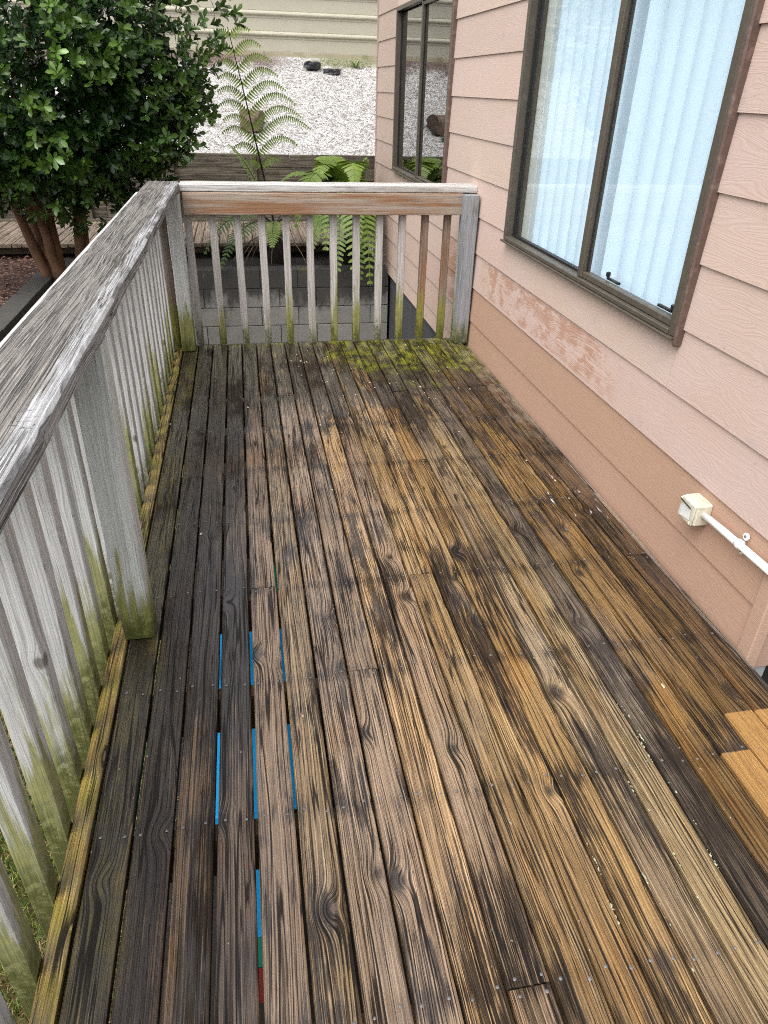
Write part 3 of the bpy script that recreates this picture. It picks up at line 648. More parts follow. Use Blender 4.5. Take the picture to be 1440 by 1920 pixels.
# ---- window over the deck
def frame_bar(name, parent, x0, x1, y0, y1, z0, z1, mat, bev=0.003):
    c = Vector(((x0+x1)/2, (y0+y1)/2, z0)); o = link(name, box_mesh(x0-c.x, x1-c.x, y0-c.y, y1-c.y, 0, z1-z0, bev), mat, parent)
    o.location = c - house_off - parent.location; return o
def window(W, mull, dark):
    y0, y1, z0, z1 = W
    F = 0.034; Fs = 0.020
    root = bpy.data.objects.new('window', None); COL.objects.link(root); root.parent = house
    root.location = Vector((XW, (y0+y1)/2, z0)) - house_off
    b = M['bronze']; xo, xi = XW-0.022, XW+0.075
    frame_bar('frame_jamb', root, xo, xi, y0, y0+F, z0, z1, b); frame_bar('frame_jamb', root, xo, xi, y1-F, y1, z0, z1, b)
    frame_bar('frame_head', root, xo, xi, y0+F, y1-F, z1-F, z1, b)
    frame_bar('frame_sill', root, xo-0.006, xi, y0+F, y1-F, z0, z0+Fs, b)
    frame_bar('sill_flashing', root, xo-0.014, xo+0.004, y0-0.004, y1+0.012, z0-0.012, z0-0.0015, b, 0.002)
    # right hand opening sash (nearer the camera), proud of the fixed pane; fixed pane behind
    s = 0.046 if not dark else 0.030
    xs0, xs1 = xo+0.012, xo+0.050
    a, c = y0+F+0.004, mull
    frame_bar('sash_stile', root, xs0-0.006, xs1, c-s, c, z0+Fs+0.002, z1-F-0.002, b)
    frame_bar('sash_stile', root, xs0, xs1, a, a+0.022, z0+Fs+0.002, z1-F-0.002, b)
    frame_bar('sash_rail', root, xs0, xs1, a+0.022, c-s, z0+Fs+0.002, z0+Fs+s*0.62, b); frame_bar('sash_rail', root, xs0, xs1, a+0.022, c-s, z1-F-s, z1-F-0.002, b)
    g = M['dark_glass'] if dark else M['glass']
    def pane(ya, yb, za, zb, x):
        me = box_mesh(-0.0022, 0.0022, -(yb-ya)/2, (yb-ya)/2, 0, zb-za); o = link('pane', me, g, root)
        # one optical face per pane: keep just the outer sheet
        bm = bmesh.new(); bm.from_mesh(me)
        bmesh.ops.delete(bm, geom=[f for f in bm.faces if f.calc_center_median().x > -0.002], context='FACES'); bm.to_mesh(me); bm.free()
        o.location = Vector((x, (ya+yb)/2, za)) - house_off - root.location
    pane(a+0.024, c-s-0.002, z0+Fs+s*0.62+0.002, z1-F-s-0.002, xs0+0.022)
    pane(c+0.012, y1-F-0.012, z0+Fs+0.012, z1-F-0.012, xs0+0.040)
    k = M['black']
    frame_bar('gasket', root, xs0+0.030, xs0+0.055, y1-F-0.012, y1-F-0.0015, z0+Fs+0.002, z1-F-0.002, k, 0.001)
    frame_bar('gasket', root, xs0+0.030, xs0+0.055, c+0.0015, c+0.012, z0+Fs+0.002, z1-F-0.002, k, 0.001)
    frame_bar('gasket', root, xs0+0.030, xs0+0.055, c+0.013, y1-F-0.013, z0+Fs+0.0015, z0+Fs+0.012, k, 0.001)
    frame_bar('gasket', root, xs0+0.014, xs0+0.020, c-s-0.007, c-s-0.0015, z0+Fs+s*0.62, z1-F-s, k, 0.001)
    if not dark:
        for (ya, yb) in ((2.94, 2.83), (2.40, 2.50)):                    # window stay catches on the inner sill
            o = frame_bar('window_stay', root, XW+0.032, XW+0.046, min(ya, yb), max(ya, yb), z0+Fs+s*0.62-0.001, z0+Fs+s*0.62+0.009, k, 0.002)
            frame_bar('window_stay', root, XW+0.030, XW+0.048, ya-0.007, ya+0.007, z0+Fs+s*0.62+0.0095, z0+Fs+s*0.62+0.030, k, 0.003)
    frame_bar('timber_facing', root, XW-0.024, XW+0.018, y0-0.020, y0-0.0015, z0-0.032, z1+0.03, M['redtrim'], 0.006)
    frame_bar('reveal', root, xi+0.001, xi+0.10, y1-F-(0.10 if not dark else 0.004), y1+0.01, z0, z1, M['paleframe'] if not dark else M['black'])
    frame_bar('reveal', root, xi+0.001, xi+0.06, y0-0.01, y0+F+0.004, z0, z1, M['paleframe'] if not dark else M['black'])
    return root
window(W1, 3.135, False)
window(W2, 6.62, True)

# ---- vertical blind inside the near window
blind = thing('vertical_blind', 'pale blue-white vertical blind hanging behind the large deck window', 'blind', (XW+0.13, 3.2, 2.2))
def slat_mesh(wd, hgt, curve):
    vs = []; fs = []; n_ = 8
    for i in range(n_+1):
        t = i/n_-0.5; x = curve*(1-4*t*t); y = t*wd
        vs += [(x, y, 0), (x, y, -hgt)]
    for i in range(n_): fs.append((2*i, 2*i+1, 2*i+3, 2*i+2))
    return mesh('slat', vs, fs)
sm = slat_mesh(0.135, 1.405, -0.024)
R = random.Random(3)
y = 2.20
while y < 4.06:
    o = link('slat', sm, M['blind'], blind, (R.uniform(-0.004, 0.004), y-3.2, -0.005), (R.uniform(-.004, .004), 0, radians(R.uniform(12, 26) if not 2.93 < y < 3.08 else 58)), smooth=True)
    y += R.uniform(0.108, 0.128)
link('head_track', box_mesh(-0.02, 0.02, -1.05, 0.9, 0, 0.03), M['boxw'], blind)

# ---- junction box and conduit on the wall
jb = thing('junction_box', 'weathered white electrical junction box with a broken lid on the pink wall', 'junction box', (XW, 1.885, 0.300))
link('box_body', box_mesh(-0.052, 0.008, -0.046, 0.046, -0.042, 0.042, 0.006), M['boxp'], jb)
link('lid', box_mesh(-0.0605, -0.0530, -0.043, 0.043, -0.039, 0.039, 0.003), M['boxp'], jb, rot=(0.03, 0, 0))
link('torn_label', mesh('label', [(-0.0625, -0.030, -0.022), (-0.066, 0.026, -0.028), (-0.0635, 0.034, 0.010), (-0.068, 0.006, 0.028), (-0.0625, -0.026, 0.018)], [(0, 1, 2, 3, 4)]), M['boxw'], jb)
for a, b in ((-0.035, -0.031), (0.035, 0.031)): link('screw', box_mesh(-0.0665, -0.0610, a-0.005, a+0.005, b-0.005, b+0.005, 0.002), M['boxp'], jb)
vs, fs = tube([(-0.068, -0.030, 0.024), (-0.070, 0.002, 0.029), (-0.067, 0.036, 0.030)], [0.0022]*3, 6)
link('lid_strap', mesh('strap', vs, fs), M['black'], jb)
cd = thing('conduit', 'white plastic conduit running from the junction box along the wall', 'conduit', (XW-0.022, 1.84, 0.305))
vs, fs = tube([(0, 0, 0), (0, -0.12, 0.006), (0, -0.36, 0.012)], [0.0125]*3, 12)
link('pipe', mesh('pipe', vs, fs), M['pvc'], cd, smooth=True)
vs, fs = tube([(0, -0.188, 0.0095), (0, -0.206, 0.010)], [0.0165]*2, 12)
link('saddle_clip', mesh('clip', vs, fs), M['pvc'], cd, smooth=True)
for s in (-1, 1):
    vs, fs = tube([(0.020, -0.197, 0.010+s*0.026), (0.014, -0.197, 0.010+s*0.026)], [0.0125, 0.0125], 12); link('clip_ear', mesh('ear', vs, fs), M['pvc'], cd)
    vs, fs = tube([(0.015, -0.197, 0.010+s*0.027), (0.011, -0.197, 0.010+s*0.027)], [0.0045, 0.0045], 8); link('clip_screw', mesh('screw', vs, fs), M['zinc'], cd)

# ================================================================ deck
deck = thing('deck', 'weathered wet timber deck of long narrow boards running away to the end railing', 'deck', (0.95, 2.4, -0.2))
doff = Vector((0.95, 2.4, -0.2))
PT = 0.096; TH = 0.032; YB, YE = -0.9, 4.848
joist_y = [0.66-0.46*3+0.463*i for i in range(13)]
JY = [0.655, 1.125, 1.59, 2.05, 2.52, 2.97, 3.42, 3.862, 4.32]
# joints per row (k from the railing side)
J = {4: [2.051], 7: [1.59], 10: [2.052], 12: [2.97], 15: [2.52], 9: [0.655], 6: [3.862], 19: [2.055, 3.615], 2: [-0.2], 1: [4.32-0.4], 14: [0.2], 17: [3.42], 13: [3.862]}
tan, gold, grey, dkb, brown = (0.40, 0.265, 0.155), (0.43, 0.255, 0.105), (0.27, 0.215, 0.165), (0.17, 0.12, 0.085), (0.30, 0.205, 0.13)
TONE = {0: (0.24, 0.19, 0.075), 1: (0.22, 0.155, 0.105), 2: (0.33, 0.225, 0.125), 3: (0.27, 0.195, 0.135), 4: (0.40, 0.285, 0.19), 5: (0.40, 0.29, 0.165), 6: (0.50, 0.375, 0.265),
        7: (0.47, 0.34, 0.225), 8: (0.48, 0.33, 0.18), 9: (0.37, 0.27, 0.18), 10: (0.48, 0.335, 0.17), 11: (0.49, 0.335, 0.165), 12: (0.44, 0.29, 0.13),
        13: (0.39, 0.295, 0.18), 14: (0.33, 0.25, 0.14), 15: (0.23, 0.19, 0.14), 16: (0.33, 0.215, 0.090), 17: (0.29, 0.182, 0.068), 18: (0.25, 0.155, 0.062), 19: (0.19, 0.12, 0.058)}
R = random.Random(21)
def deck_board(xc, wd, y0, y1, tone, name='board', z=0.0):
    me = plank_mesh(wd, y1-y0, TH, 10, 0.0035, 0.0011, R.random(), cup=R.uniform(0.0, 0.0010))
    o = link(name, me, M['deck'], deck, Vector((xc, (y0+y1)/2, z))-doff)
    o.color = (*tone, 1); return o
for k in range(20):
    xc = k*PT + PT/2; cuts = [YB]+sorted(J.get(k, []))+[YE - R.uniform(0, 0.004)]
    for a, b in zip(cuts[:-1], cuts[1:]):
        t = TONE[k]; q = R.uniform(0.76, 1.18)
        deck_board(xc+R.uniform(-.0008, .0008), (0.0874 if k in (3, 4, 5) else 0.0880)+R.uniform(-.0008, .0008), a+(0.0018 if a > YB else 0), b-(0.0018 if b < 4.8 else 0), (t[0]*q, t[1]*q, t[2]*q), z=R.uniform(-0.0015, 0.0010))
deck_board(-0.0275, 0.046, YB, YE, (0.55, 0.40, 0.13), 'edge_board')
deck_board(1.937, 0.020, YB, 4.70, (0.30, 0.26, 0.22), 'wall_batten', -0.012)
for yj in JY+[0.20, -0.26, -0.7]:
    me = box_mesh(-0.985, 0.955, -0.0225, 0.0225, -0.14, 0); link('joist', me, M['joist'], deck, Vector((0.98, yj+0.0, -TH-0.003))-doff)
for (x0, x1, y0, y1) in ((-0.052, -0.006, YB, 4.80),):
    me = plank_mesh(0.045, y1-y0, 0.19, 4); link('rim_joist', me, M['joist'], deck, Vector((-0.030, (y0+y1)/2, -TH-0.003))-doff)
me = plank_mesh(0.045, 2.02, 0.19, 4); link('end_joist', me, M['sleeper'], deck, Vector((0.955, 4.852+0.0225-0.022, -0.006 - TH))-doff, (0, 0, radians(90)))
link('end_strip', box_mesh(-1.0, 0.955, -0.010, 0.0, -0.030, -0.003), M['sleeper'], deck, Vector((1.0, 4.8615, 0.0))-doff)
for px in (0.08, 1.8):
    for py in (0.4, 2.4, 4.5): link('deck_post', box_mesh(-0.05, 0.05, -0.05, 0.05, GZ-doff.z-0.02, -0.17-0.0-doff.z), M['joist'], deck, Vector((px, py, doff.z*1.0))-doff)
# nail heads
vs = []; fs = []
for k in range(20):
    for yj in JY+[0.20]:
        for s in (-0.027, 0.027):
            x = k*PT+PT/2+s+R.uniform(-.004, .004); y = yj+R.uniform(-.010, .010)
            ofs = [0]
            if any(abs(j-yj) < 0.02 for j in J.get(k, [])): ofs = [-0.016, 0.016]; y = yj
            for of in ofs:
                b = len(vs); rad = R.uniform(0.0034, 0.0044)
                for j in range(7): vs.append((x+rad*cos(j*2*pi/7), y+of+rad*sin(j*2*pi/7), 0.0006))
                vs.append((x, y+of, 0.0018))
                for j in range(7): fs.append((b+j, b+(j+1) % 7, b+7))
nh = link('nail_heads', mesh('nail_heads', [Vector(v)-doff for v in vs], fs), M['zinc'], deck); tag(nh, kind='stuff')
# pale lichen flakes along the gaps between the right-hand boards, small fallen petals
vs = []; fs = []
def flake(x, y, s, z=0.001, hz=0.0025):
    b = len(vs); n_ = 6
    for j in range(n_):
        rr_ = s*R.uniform(0.6, 1.2); vs.append((x+rr_*cos(j*2*pi/n_)*0.6, y+rr_*sin(j*2*pi/n_)*1.3, z))
    vs.append((x, y, z+hz))
    for j in range(n_): fs.append((b+j, b+(j+1) % n_, b+n_))
for gap, y0, y1, cnt in ((11, 0.65, 1.0, 2), (12, 0.6, 1.1, 3), (13, 0.62, 1.25, 5), (14, 0.70, 1.25, 8), (15, 0.75, 1.35, 9), (16, 0.95, 1.2, 2)):
    for i in range(cnt):
        y = R.uniform(y0, y1); y = y0+(y-y0)**1.0
        sd0 = R.choice((-0.0050, 0.0050))
        for q in range(R.choice((1, 2, 5, 9))): flake(gap*PT+sd0+R.uniform(-.0022, .0022), y+R.gauss(0, .014), R.choice((0.0012, 0.0016, 0.0022, 0.0038)))
lf = link('lichen', mesh('lichen', [Vector(v)-doff for v in vs], fs), M['lichen'], deck); tag(lf, kind='stuff')
vs = []; fs = []
for i in range(60):
    x = R.uniform(0.6, 1.85); y = R.uniform(3.7, 4.75) if i < 42 else R.uniform(1.0, 4.5)
    if i >= 42: x = R.uniform(0.0, 1.8)
    flake(x, y, R.uniform(0.003, 0.010), 0.0012, 0.003)
lt = link('leaf_litter', mesh('litter', vs, fs), M['litter']); tag(lt, 'tiny pale petals and leaf bits scattered on the far deck boards', 'litter', kind='stuff')

# blue plastic stored below the deck, seen through the gaps
bl = thing('plastic_sheet', 'blue plastic with green and red ends, stored under the deck and glimpsed through board gaps', 'plastic sheet', (0.35, 2.0, -0.75))
link('blue_panel', box_mesh(-0.18, 0.20, -0.30, 0.72, -0.02, 0.0, 0.004), M['blue'], bl)
link('blue_strip', box_mesh(-0.06, 0.06, -0.75, -0.303, -0.02, 0.0, 0.003), M['blue'], bl)
link('green_end', box_mesh(-0.06, 0.06, -0.84, -0.753, -0.02, 0.0), M['greenp'], bl)
link('red_end', box_mesh(-0.06, 0.06, -0.93, -0.843, -0.02, 0.0), M['redp'], bl)
link('green_flap', box_mesh(0.07, 0.16, 1.00, 1.25, -0.02, 0.0), M['greenp'], bl)
for sx in (-0.15, 0.17):
    for sy in (-0.25, 0.68): link('foot', box_mesh(sx-0.02, sx+0.02, sy-0.02, sy+0.02, GZ+0.752, -0.0205), M['blue'], bl)

# ================================================================ railings
def upright(name, parent, poff, x, y, z0, z1, wx, wy, mat, lean=(0, 0), jit=0.0012, segs=6):
    """timber standing up: local Y -> world Z, local X -> world X, thickness along world Y"""
    ln = z1-z0
    me = plank_mesh(wx, ln, wy, segs, 0.003, jit, R.random())
    o = link(name, me, mat, parent, Vector((x, y-wy/2, (z0+z1)/2))-poff, (radians(90)+lean[0], lean[1], 0))
    return o
side = thing('deck_railing', 'long silver-grey timber railing down the open left side of the deck', 'railing', (-0.08, 2.4, 0))
so = Vector((-0.08, 2.4, 0))
CW = 0.192
me = plank_mesh(CW, 5.98, 0.048, 40, 0.007, 0.0026, 4); link('cap_rail', me, M['cap'], side, Vector((-0.016, 1.945, 1.008))-so)
for i in range(38):
    y = 0.835+0.0225+0.1555*(i-9)
    if y > 4.80: break
    upright('baluster', side, so, -0.0790+R.uniform(-.002, .002), y+R.uniform(-.006, .006), -0.22, 0.952, 0.049, 0.049, M['rail'], (R.uniform(-.004, .004), R.uniform(-.003, .003)))
me = plank_mesh(0.09, 5.9, 0.04, 6); link('top_plate', me, M['rail'], side, Vector((-0.1445, 1.95, 0.903))-so, (0, radians(90), 0))
upright('post', side, so, 0.036, 1.834+0.045, 0.003, 0.957, 0.092, 0.090, M['post'])
upright('post', side, so, 0.044, -0.45, 0.003, 0.953, 0.090, 0.090, M['rail'])

end = thing('deck_railing', 'short timber railing across the far end of the deck, with twelve balusters', 'railing', (0.95, 4.85, 0))
eo = Vector((0.95, 4.85, 0))
me = plank_mesh(0.150, 1.880, 0.044, 16, 0.005, 0.0020, 9); link('cap_rail', me, M['far_cap'], end, Vector((1.024, 4.905, 1.004))-eo, (0, 0, radians(90)))
me = plank_mesh(0.128, 1.77, 0.042, 10, 0.004, 0.0012, 12); o = link('fascia_rail', me, M['fascia'], end, Vector((0.982, 4.815, 0.893))-eo, (radians(90), 0, radians(90)))
o.rotation_euler = Matrix(((0, 1, 0), (0, 0, -1), (1, 0, 0))).transposed().to_euler()
o.matrix_local = Matrix.Translation(Vector((0.982, 4.815, 0.893))-eo) @ Matrix(((0, 1, 0, 0), (0, 0, -1, 0), (-1, 0, 0, 0), (0, 0, 0, 1)))
for i in range(13):
    x = 0.107+0.1533*i; mt = M['dark_bal'] if i in (10, 11) else M['far_rail']
    if i == 12: x = 1.905
    upright('baluster', end, eo, x, 4.898, -0.12, 0.955, 0.046, 0.046, mt, (R.uniform(-.003, .003), R.uniform(-.003, .003)))
upright('corner_post', end, eo, 0.040, 4.762, 0.003, 0.957, 0.086, 0.090, M['post'])
upright('wall_post', end, eo, 1.905, 4.765, 0.003, 0.957, 0.088, 0.092, M['wallpost'])
upright('corner_stud', end, eo, -0.040, 4.83, -0.15, 0.953, 0.046, 0.046, M['dark_bal'])

# ================================================================ block walls, boardwalk, retaining wall, fence
def block_wall(label, x0, y0, dirx, n_, courses, top, group):
    t = thing('block_wall', label, 'wall', (x0, y0, GZ), group)
    me = {}
    for ln in (0.393, 0.193):
        me[ln] = box_mesh(-ln/2, ln/2, -0.095, 0.095, -0.0965, 0.0965, 0.004)
        me[ln].materials.append(M['block'])
    L = n_*0.4
    for c in range(courses):
        z = top-0.1-0.2*c; s = 0.0; first = c % 2
        while s < L-0.05:
            ln = 0.2 if (first or s > L-0.3) else 0.4
            first = 0
            cx = s+ln/2; o = bpy.data.objects.new('block', me[ln-0.007 if (ln-0.007) in me else (0.393 if ln == 0.4 else 0.193)]); COL.objects.link(o); o.parent = t
            j = R.uniform(-.004, .004)
            if dirx: o.location = Vector((cx, j, z-GZ))
            else: o.location = Vector((j, cx, z-GZ)); o.rotation_euler = (0, 0, radians(90))
            s += ln
    mo = link('mortar', box_mesh(0, L, -0.085, 0.085, 0, top-0.008-GZ) if dirx else box_mesh(-0.085, 0.085, 0, L, 0, top-0.008-GZ), M['mortar'], t)
    return t
block_wall('stained grey concrete block wall below the ferns, beyond the end railing', -1.42, 7.945, True, 8.4, 4, -0.150, None)
block_wall('mossy concrete block wall holding the mulch bed beside the brown-trunked tree', -1.545, 4.3, False, 9.0, 4, -0.150, None)

walk = thing('boardwalk', 'low timber boardwalk crossing behind the tree and the ferns', 'boardwalk', (0, 9.4, -0.06))
me = plank_mesh(0.088, 1.50, 0.035, 3, 0.004, 0.001, 3); me.materials.append(M['walk'])
for i in range(54):
    o = bpy.data.objects.new('board', me); COL.objects.link(o); o.parent = walk
    o.location = (-3.25+i*0.096, 0.02+R.uniform(-.012, .012), 0.03+R.uniform(-.003, .003)); o.rotation_euler = (0, 0, R.uniform(-.004, .004))
for yy in (-0.55, 0.05, 0.6): link('bearer', box_mesh(-3.3, 1.9, yy-0.03, yy+0.03, -0.10, -0.008), M['joist'], walk)
link('edge_timber', box_mesh(-3.3, 1.92, 0.775, 0.825, -0.12, 0.06, 0.004), M['sleeper'], walk)

ret = thing('retaining_wall', 'grey timber retaining wall of stacked planks and posts below the gravel', 'retaining wall', (0, 10.26, -0.15))
ms = [plank_mesh(0.152, 2.36, 0.045, 4, 0.006, 0.003, q) for q in (1, 2, 3)]
for q in ms: q.materials.append(M['sleeper'])
Rx = Matrix(((0, 1, 0, 0), (0, 0, -1, 0), (-1, 0, 0, 0), (0, 0, 0, 1)))
for c in range(6):
    z = 0.765-0.078-c*0.156+0.15; x = -6.0 + (0.6 if c % 2 else 0.0)
    while x < 4.0:
        o = bpy.data.objects.new('plank', ms[R.randrange(3)]); COL.objects.link(o); o.parent = ret
        o.matrix_local = Matrix.Translation((x+1.18, 0.0+R.uniform(-.004, .004), z)) @ Rx
        x += 2.366
pm = plank_mesh(0.122, 0.95, 0.07, 3, 0.006, 0.003, 8); pm.materials.append(M['sleeper'])
for x in (-4.9, -3.75, -2.6, -1.5, -0.43, 0.605, 1.66):
    o = bpy.data.objects.new('post', pm); COL.objects.link(o); o.parent = ret
    o.location = (x, -0.072, 0.445+R.uniform(-0.01, 0.0)); o.rotation_euler = (radians(90), 0, 0)

fence = thing('metal_fence', 'cream ribbed steel boundary fence above the gravel bank', 'fence', (0, FY_+0.1, 1.9))
def ribbed(width, hgt, pitch):
    prof = []; z = 0.0
    while z < hgt:
        prof += [(0.0, z), (0.0, z+pitch*0.60), (-0.006, z+pitch*0.63), (-0.006, z+pitch*0.70), (-0.030, z+pitch*0.78), (-0.034, z+pitch*0.84), (-0.030, z+pitch*0.90), (0.004, z+pitch*0.985)]
        z += pitch
    vs = []; fs = []
    for (y, zz) in prof: vs += [(-width/2, y, zz), (width/2, y, zz)]
    for i in range(len(prof)-1): fs.append((2*i, 2*i+1, 2*i+3, 2*i+2))
    me = mesh('fence_panel', vs, fs); return me
fm = ribbed(2.405, 1.85, 0.262); fm.materials.append(M['fence'])
for i in range(8):
    o = bpy.data.objects.new('fence_panel', fm); COL.objects.link(o); o.parent = fence
    o.location = (1.33-2.4*4+1.2+2.4*i, 0.004*(i % 2), 0.085); sd_ = o.modifiers.new('t', 'SOLIDIFY'); sd_.thickness = 0.002
for i in range(9):
    link('fence_post', box_mesh(-0.03, 0.03, 0.010, 0.06, -0.4, 2.0), M['fence'], fence, (1.33-2.4*4+2.4*i, 0, 0))
for i in range(7): link('plinth_board', box_mesh(-1.19, 1.19, -0.03, 0.03, -0.25, 0.078, 0.004), M['plinth'], fence, (0.95+1.2+2.4*(i-3)+0.0, 0.0, 0))
for (a, b) in ((-2.6, 0.9),): pass

# ================================================================ loose things on the bank
def rock(name, label, cat, loc, size, mat, seed, group=None, flat=1.0):
    bm = bmesh.new(); bmesh.ops.create_icosphere(bm, subdivisions=3, radius=1.0)
    for v in bm.verts:
        c = v.co.copy(); c2 = Vector((max(-0.72, min(0.72, c.x)), max(-0.7, min(0.7, c.y)), max(-0.62, min(0.62, c.z))))
        c2 += 0.16*Vector((mnoise.noise(c*1.7+Vector((seed, 0, 0))), mnoise.noise(c*1.7+Vector((0, seed, 5))), mnoise.noise(c*1.7+Vector((3, 0, seed)))))
        v.co = Vector((c2.x*size[0], c2.y*size[1], c2.z*size[2]*flat))
    me = bpy.data.meshes.new(name); bm.to_mesh(me); bm.free()
    o = link(name, me, mat, None, loc, (0, 0, seed)); return tag(o, label, cat, group)
def bank_z(y): return RZ_-0.02+(y-RY)*(FZ-RZ_)/(FY_-RY)
rock('rock', 'brown angular rock on the white gravel behind the tall fern frond', 'rock', (0.655, 11.05, bank_z(11.05)+0.07), (0.23, 0.2, 0.19), M['rock'], 1.3)
rock('plastic_bag', 'crumpled black plastic at the top of the gravel bank by the fence plinth', 'plastic', (1.66, 12.85, bank_z(12.85)+0.05), (0.17, 0.13, 0.08), M['tarp'], 4.2)
rock('plastic_scrap', 'smaller crumpled black plastic to the right of the larger one under the fence', 'plastic', (1.94, 12.74, bank_z(12.74)+0.02), (0.16, 0.12, 0.06), M['tarp'], 2.7)
def tuft(label, x, y, n_, s):
    vs = []; fs = []; ti = []; z = bank_z(y)
    for i in range(n_):
        a = R.uniform(0, 2*pi); l = s*R.uniform(0.6, 1.2); h = s*R.uniform(0.4, 1.0); wv = 0.012
        p = bez((0, 0, 0), (cos(a)*l*0.5, sin(a)*l*0.5, h), (cos(a)*l, sin(a)*l, h*0.7), 3)
        sx, sy = -sin(a)*wv, cos(a)*wv; b = len(vs)
        for k, q in enumerate(p):
            ww = (0.6, 1.0, 0.8, 0.1)[k]; vs += [(q.x-sx*ww, q.y-sy*ww, q.z), (q.x+sx*ww, q.y+sy*ww, q.z)]; ti += [(0.45, 0, 0)]*2
        for k in range(3): fs.append((b+2*k, b+2*k+1, b+2*k+3, b+2*k+2))
    me = mesh('weed', vs, fs); set_tint(me, ti)
    return tag(link('weed', me, M['fern'], None, (x, y, z)), label, 'weed')
tuft('small green weed on the gravel left of the brown rock', 0.12, 11.05, 16, 0.11)
tuft('small green weed on the gravel just below the brown rock', 0.67, 10.75, 10, 0.10)
tuft('low green weeds under the fence beside the black plastic', 2.35, 12.95, 20, 0.12)

# ================================================================ ferns
def frond(parent, poff, pts, side_v, length_w, npin, name='frond', tint=0.5, tip_w=0.15, droop=0.35, start=0.12, leaflet=0.016, srad=0.008, dens=15, hang=False, seed=0, skip=(), solid=False):
    """pts: stem polyline; side_v: side direction; two rows of pinnae made of small leaflets"""
    Rf = random.Random(seed)
    vs = []; fs = []; ti = []
    n_ = len(pts)-1
    def at(t):
        f = t*n_; i = min(int(f), n_-1); return pts[i].lerp(pts[i+1], f-i), (pts[i+1]-pts[i]).normalized()
    for k in range(npin):
        t = start+(1-start)*(k+0.5)/npin
        if k in skip: continue
        p, tg = at(t)
        prof = min(1.0, (t-start)/0.22+0.30)*min(1.0, (1.0-t)/0.55+tip_w)
        for s in (-1, 1):
            if hang and s < 0: L = length_w*prof*0.62
            else: L = length_w*prof
            L *= Rf.uniform(0.88, 1.08)
            d = (side_v*s + tg*0.38).normalized()
            if solid:
                nv = tg.cross(d).normalized(); ww = (tg - d*tg.dot(d)).normalized()*leaflet; b = len(vs)
                q0 = p; q1 = p+d*L*0.45+Vector((0, 0, -1))*droop*L*0.20; q2 = p+d*L*0.80+Vector((0, 0, -1))*droop*L*0.64; q3 = p+d*L+Vector((0, 0, -1))*droop*L
                vs += [q0-ww*0.5, q0+ww*0.6, q1-ww*0.55, q1+ww*0.60, q2-ww*0.38, q2+ww*0.42, q3]
                tv = (min(1, max(0, tint+Rf.uniform(-.14, .14))), 0, 0); ti += [tv]*7
                fs += [(b, b+1, b+3, b+2), (b+2, b+3, b+5, b+4), (b+4, b+5, b+6)]
                continue
            prev = None; m_ = max(5, int(dens*L/length_w)+3)
            for j in range(m_+1):
                u = j/m_
                q = p + d*L*u + Vector((0, 0, -1))*droop*L*u*u + tg*0.0
                if hang: q += Vector((0, 0, 1))*L*0.22*sin(u*pi)
                if prev is not None:
                    ax = (q-prev); al = ax.length; ax.normalize()
                    pw = leaflet*(1-u)**0.45*1.5+0.002
                    b1 = (Vector((0, 0, -1)) if hang else tg.cross(Vector((0, 0, 0)))+tg*1.0)
                    b1 = (b1 - ax*b1.dot(ax)).normalized()
                    tv = (min(1, max(0, tint+Rf.uniform(-.16, .16))), 0, 0)
                    for sg in ((1, -1) if not hang else (1, -0.30)):
                        b = len(vs); tipp = prev+ax*al*0.75+b1*pw*sg+(Vector((0, 0, -0.15*pw)) if not hang else Vector((0, -0.2*pw, 0)))
                        vs += [prev-ax*al*0.06, prev+ax*al*0.80, tipp]; fs.append((b, b+1, b+2)); ti += [tv]*3
                prev = q
    rv, rf = tube(pts, [0.0035]*len(pts), 4); b = len(vs); vs += rv; fs += [tuple(b+i for i in f) for f in rf]; ti += [(tint, 0, 0)]*len(rv)
    me = mesh(name, [v-poff for v in vs], fs); set_tint(me, ti)
    o = link(name, me, M['fern'], parent)
    tv, tf = tube([p-poff for p in pts], [srad*(1-0.75*i/n_) for i in range(n_+1)], 6)
    link('stalk', mesh('stalk', tv, tf), M['stalk'], o)
    return o
fc = Vector((0.80, 8.42, 0.10))
fern = thing('tree_fern', 'tree fern with one tall upright frond on a dark stump behind the end railing', 'fern', (0.80, 8.42, BZ))
fo = Vector((0.80, 8.42, BZ))
vs, fs = tube([(0, 0, -0.05), (0.01, 0, 0.12), (0.0, 0, 0.30)], [0.13, 0.105, 0.10], 12)
link('trunk', mesh('trunk', vs, fs), M['fibre'], fern, smooth=True)
frond(fern, fo, bez(fc, (0.66, 8.40, 0.95), (0.43, 8.05, 1.98), 18), Vector((1, 0.05, -0.02)).normalized(), 0.60, 10, tint=0.85, droop=0.20, start=0.36, leaflet=0.060, srad=0.014, dens=26, hang=True, seed=2, tip_w=0.3)
for i, (mid, tip, wd) in enumerate((((0.35, 8.3, 0.55), (0.02, 8.0, -0.02), 0.20), ((0.45, 8.0, 0.45), (0.18, 7.75, -0.12), 0.17), ((0.1, 8.6, 0.75), (-0.35, 8.5, 0.25), 0.2), ((0.55, 8.5, 0.85), (0.35, 8.6, 0.98), 0.12),
                                ((1.15, 8.1, 0.62), (1.45, 7.85, 0.15), 0.20), ((1.05, 8.6, 0.7), (1.6, 8.9, 0.45), 0.22), ((0.75, 7.9, 0.42), (0.72, 7.6, 0.12), 0.16))):
    pts = bez(fc+Vector((0, 0, 0.1)), mid, tip, 12); tg = (pts[-1]-pts[0]); sv = Vector((0, 0, 1)).cross(tg).normalized()
    frond(fern, fo, pts, sv, wd, 22, tint=(0.22, 0.16, 0.2, 0.75, 0.3, 0.35, 0.6)[i], seed=10+i, droop=0.15, leaflet=0.020, start=0.15, solid=True)
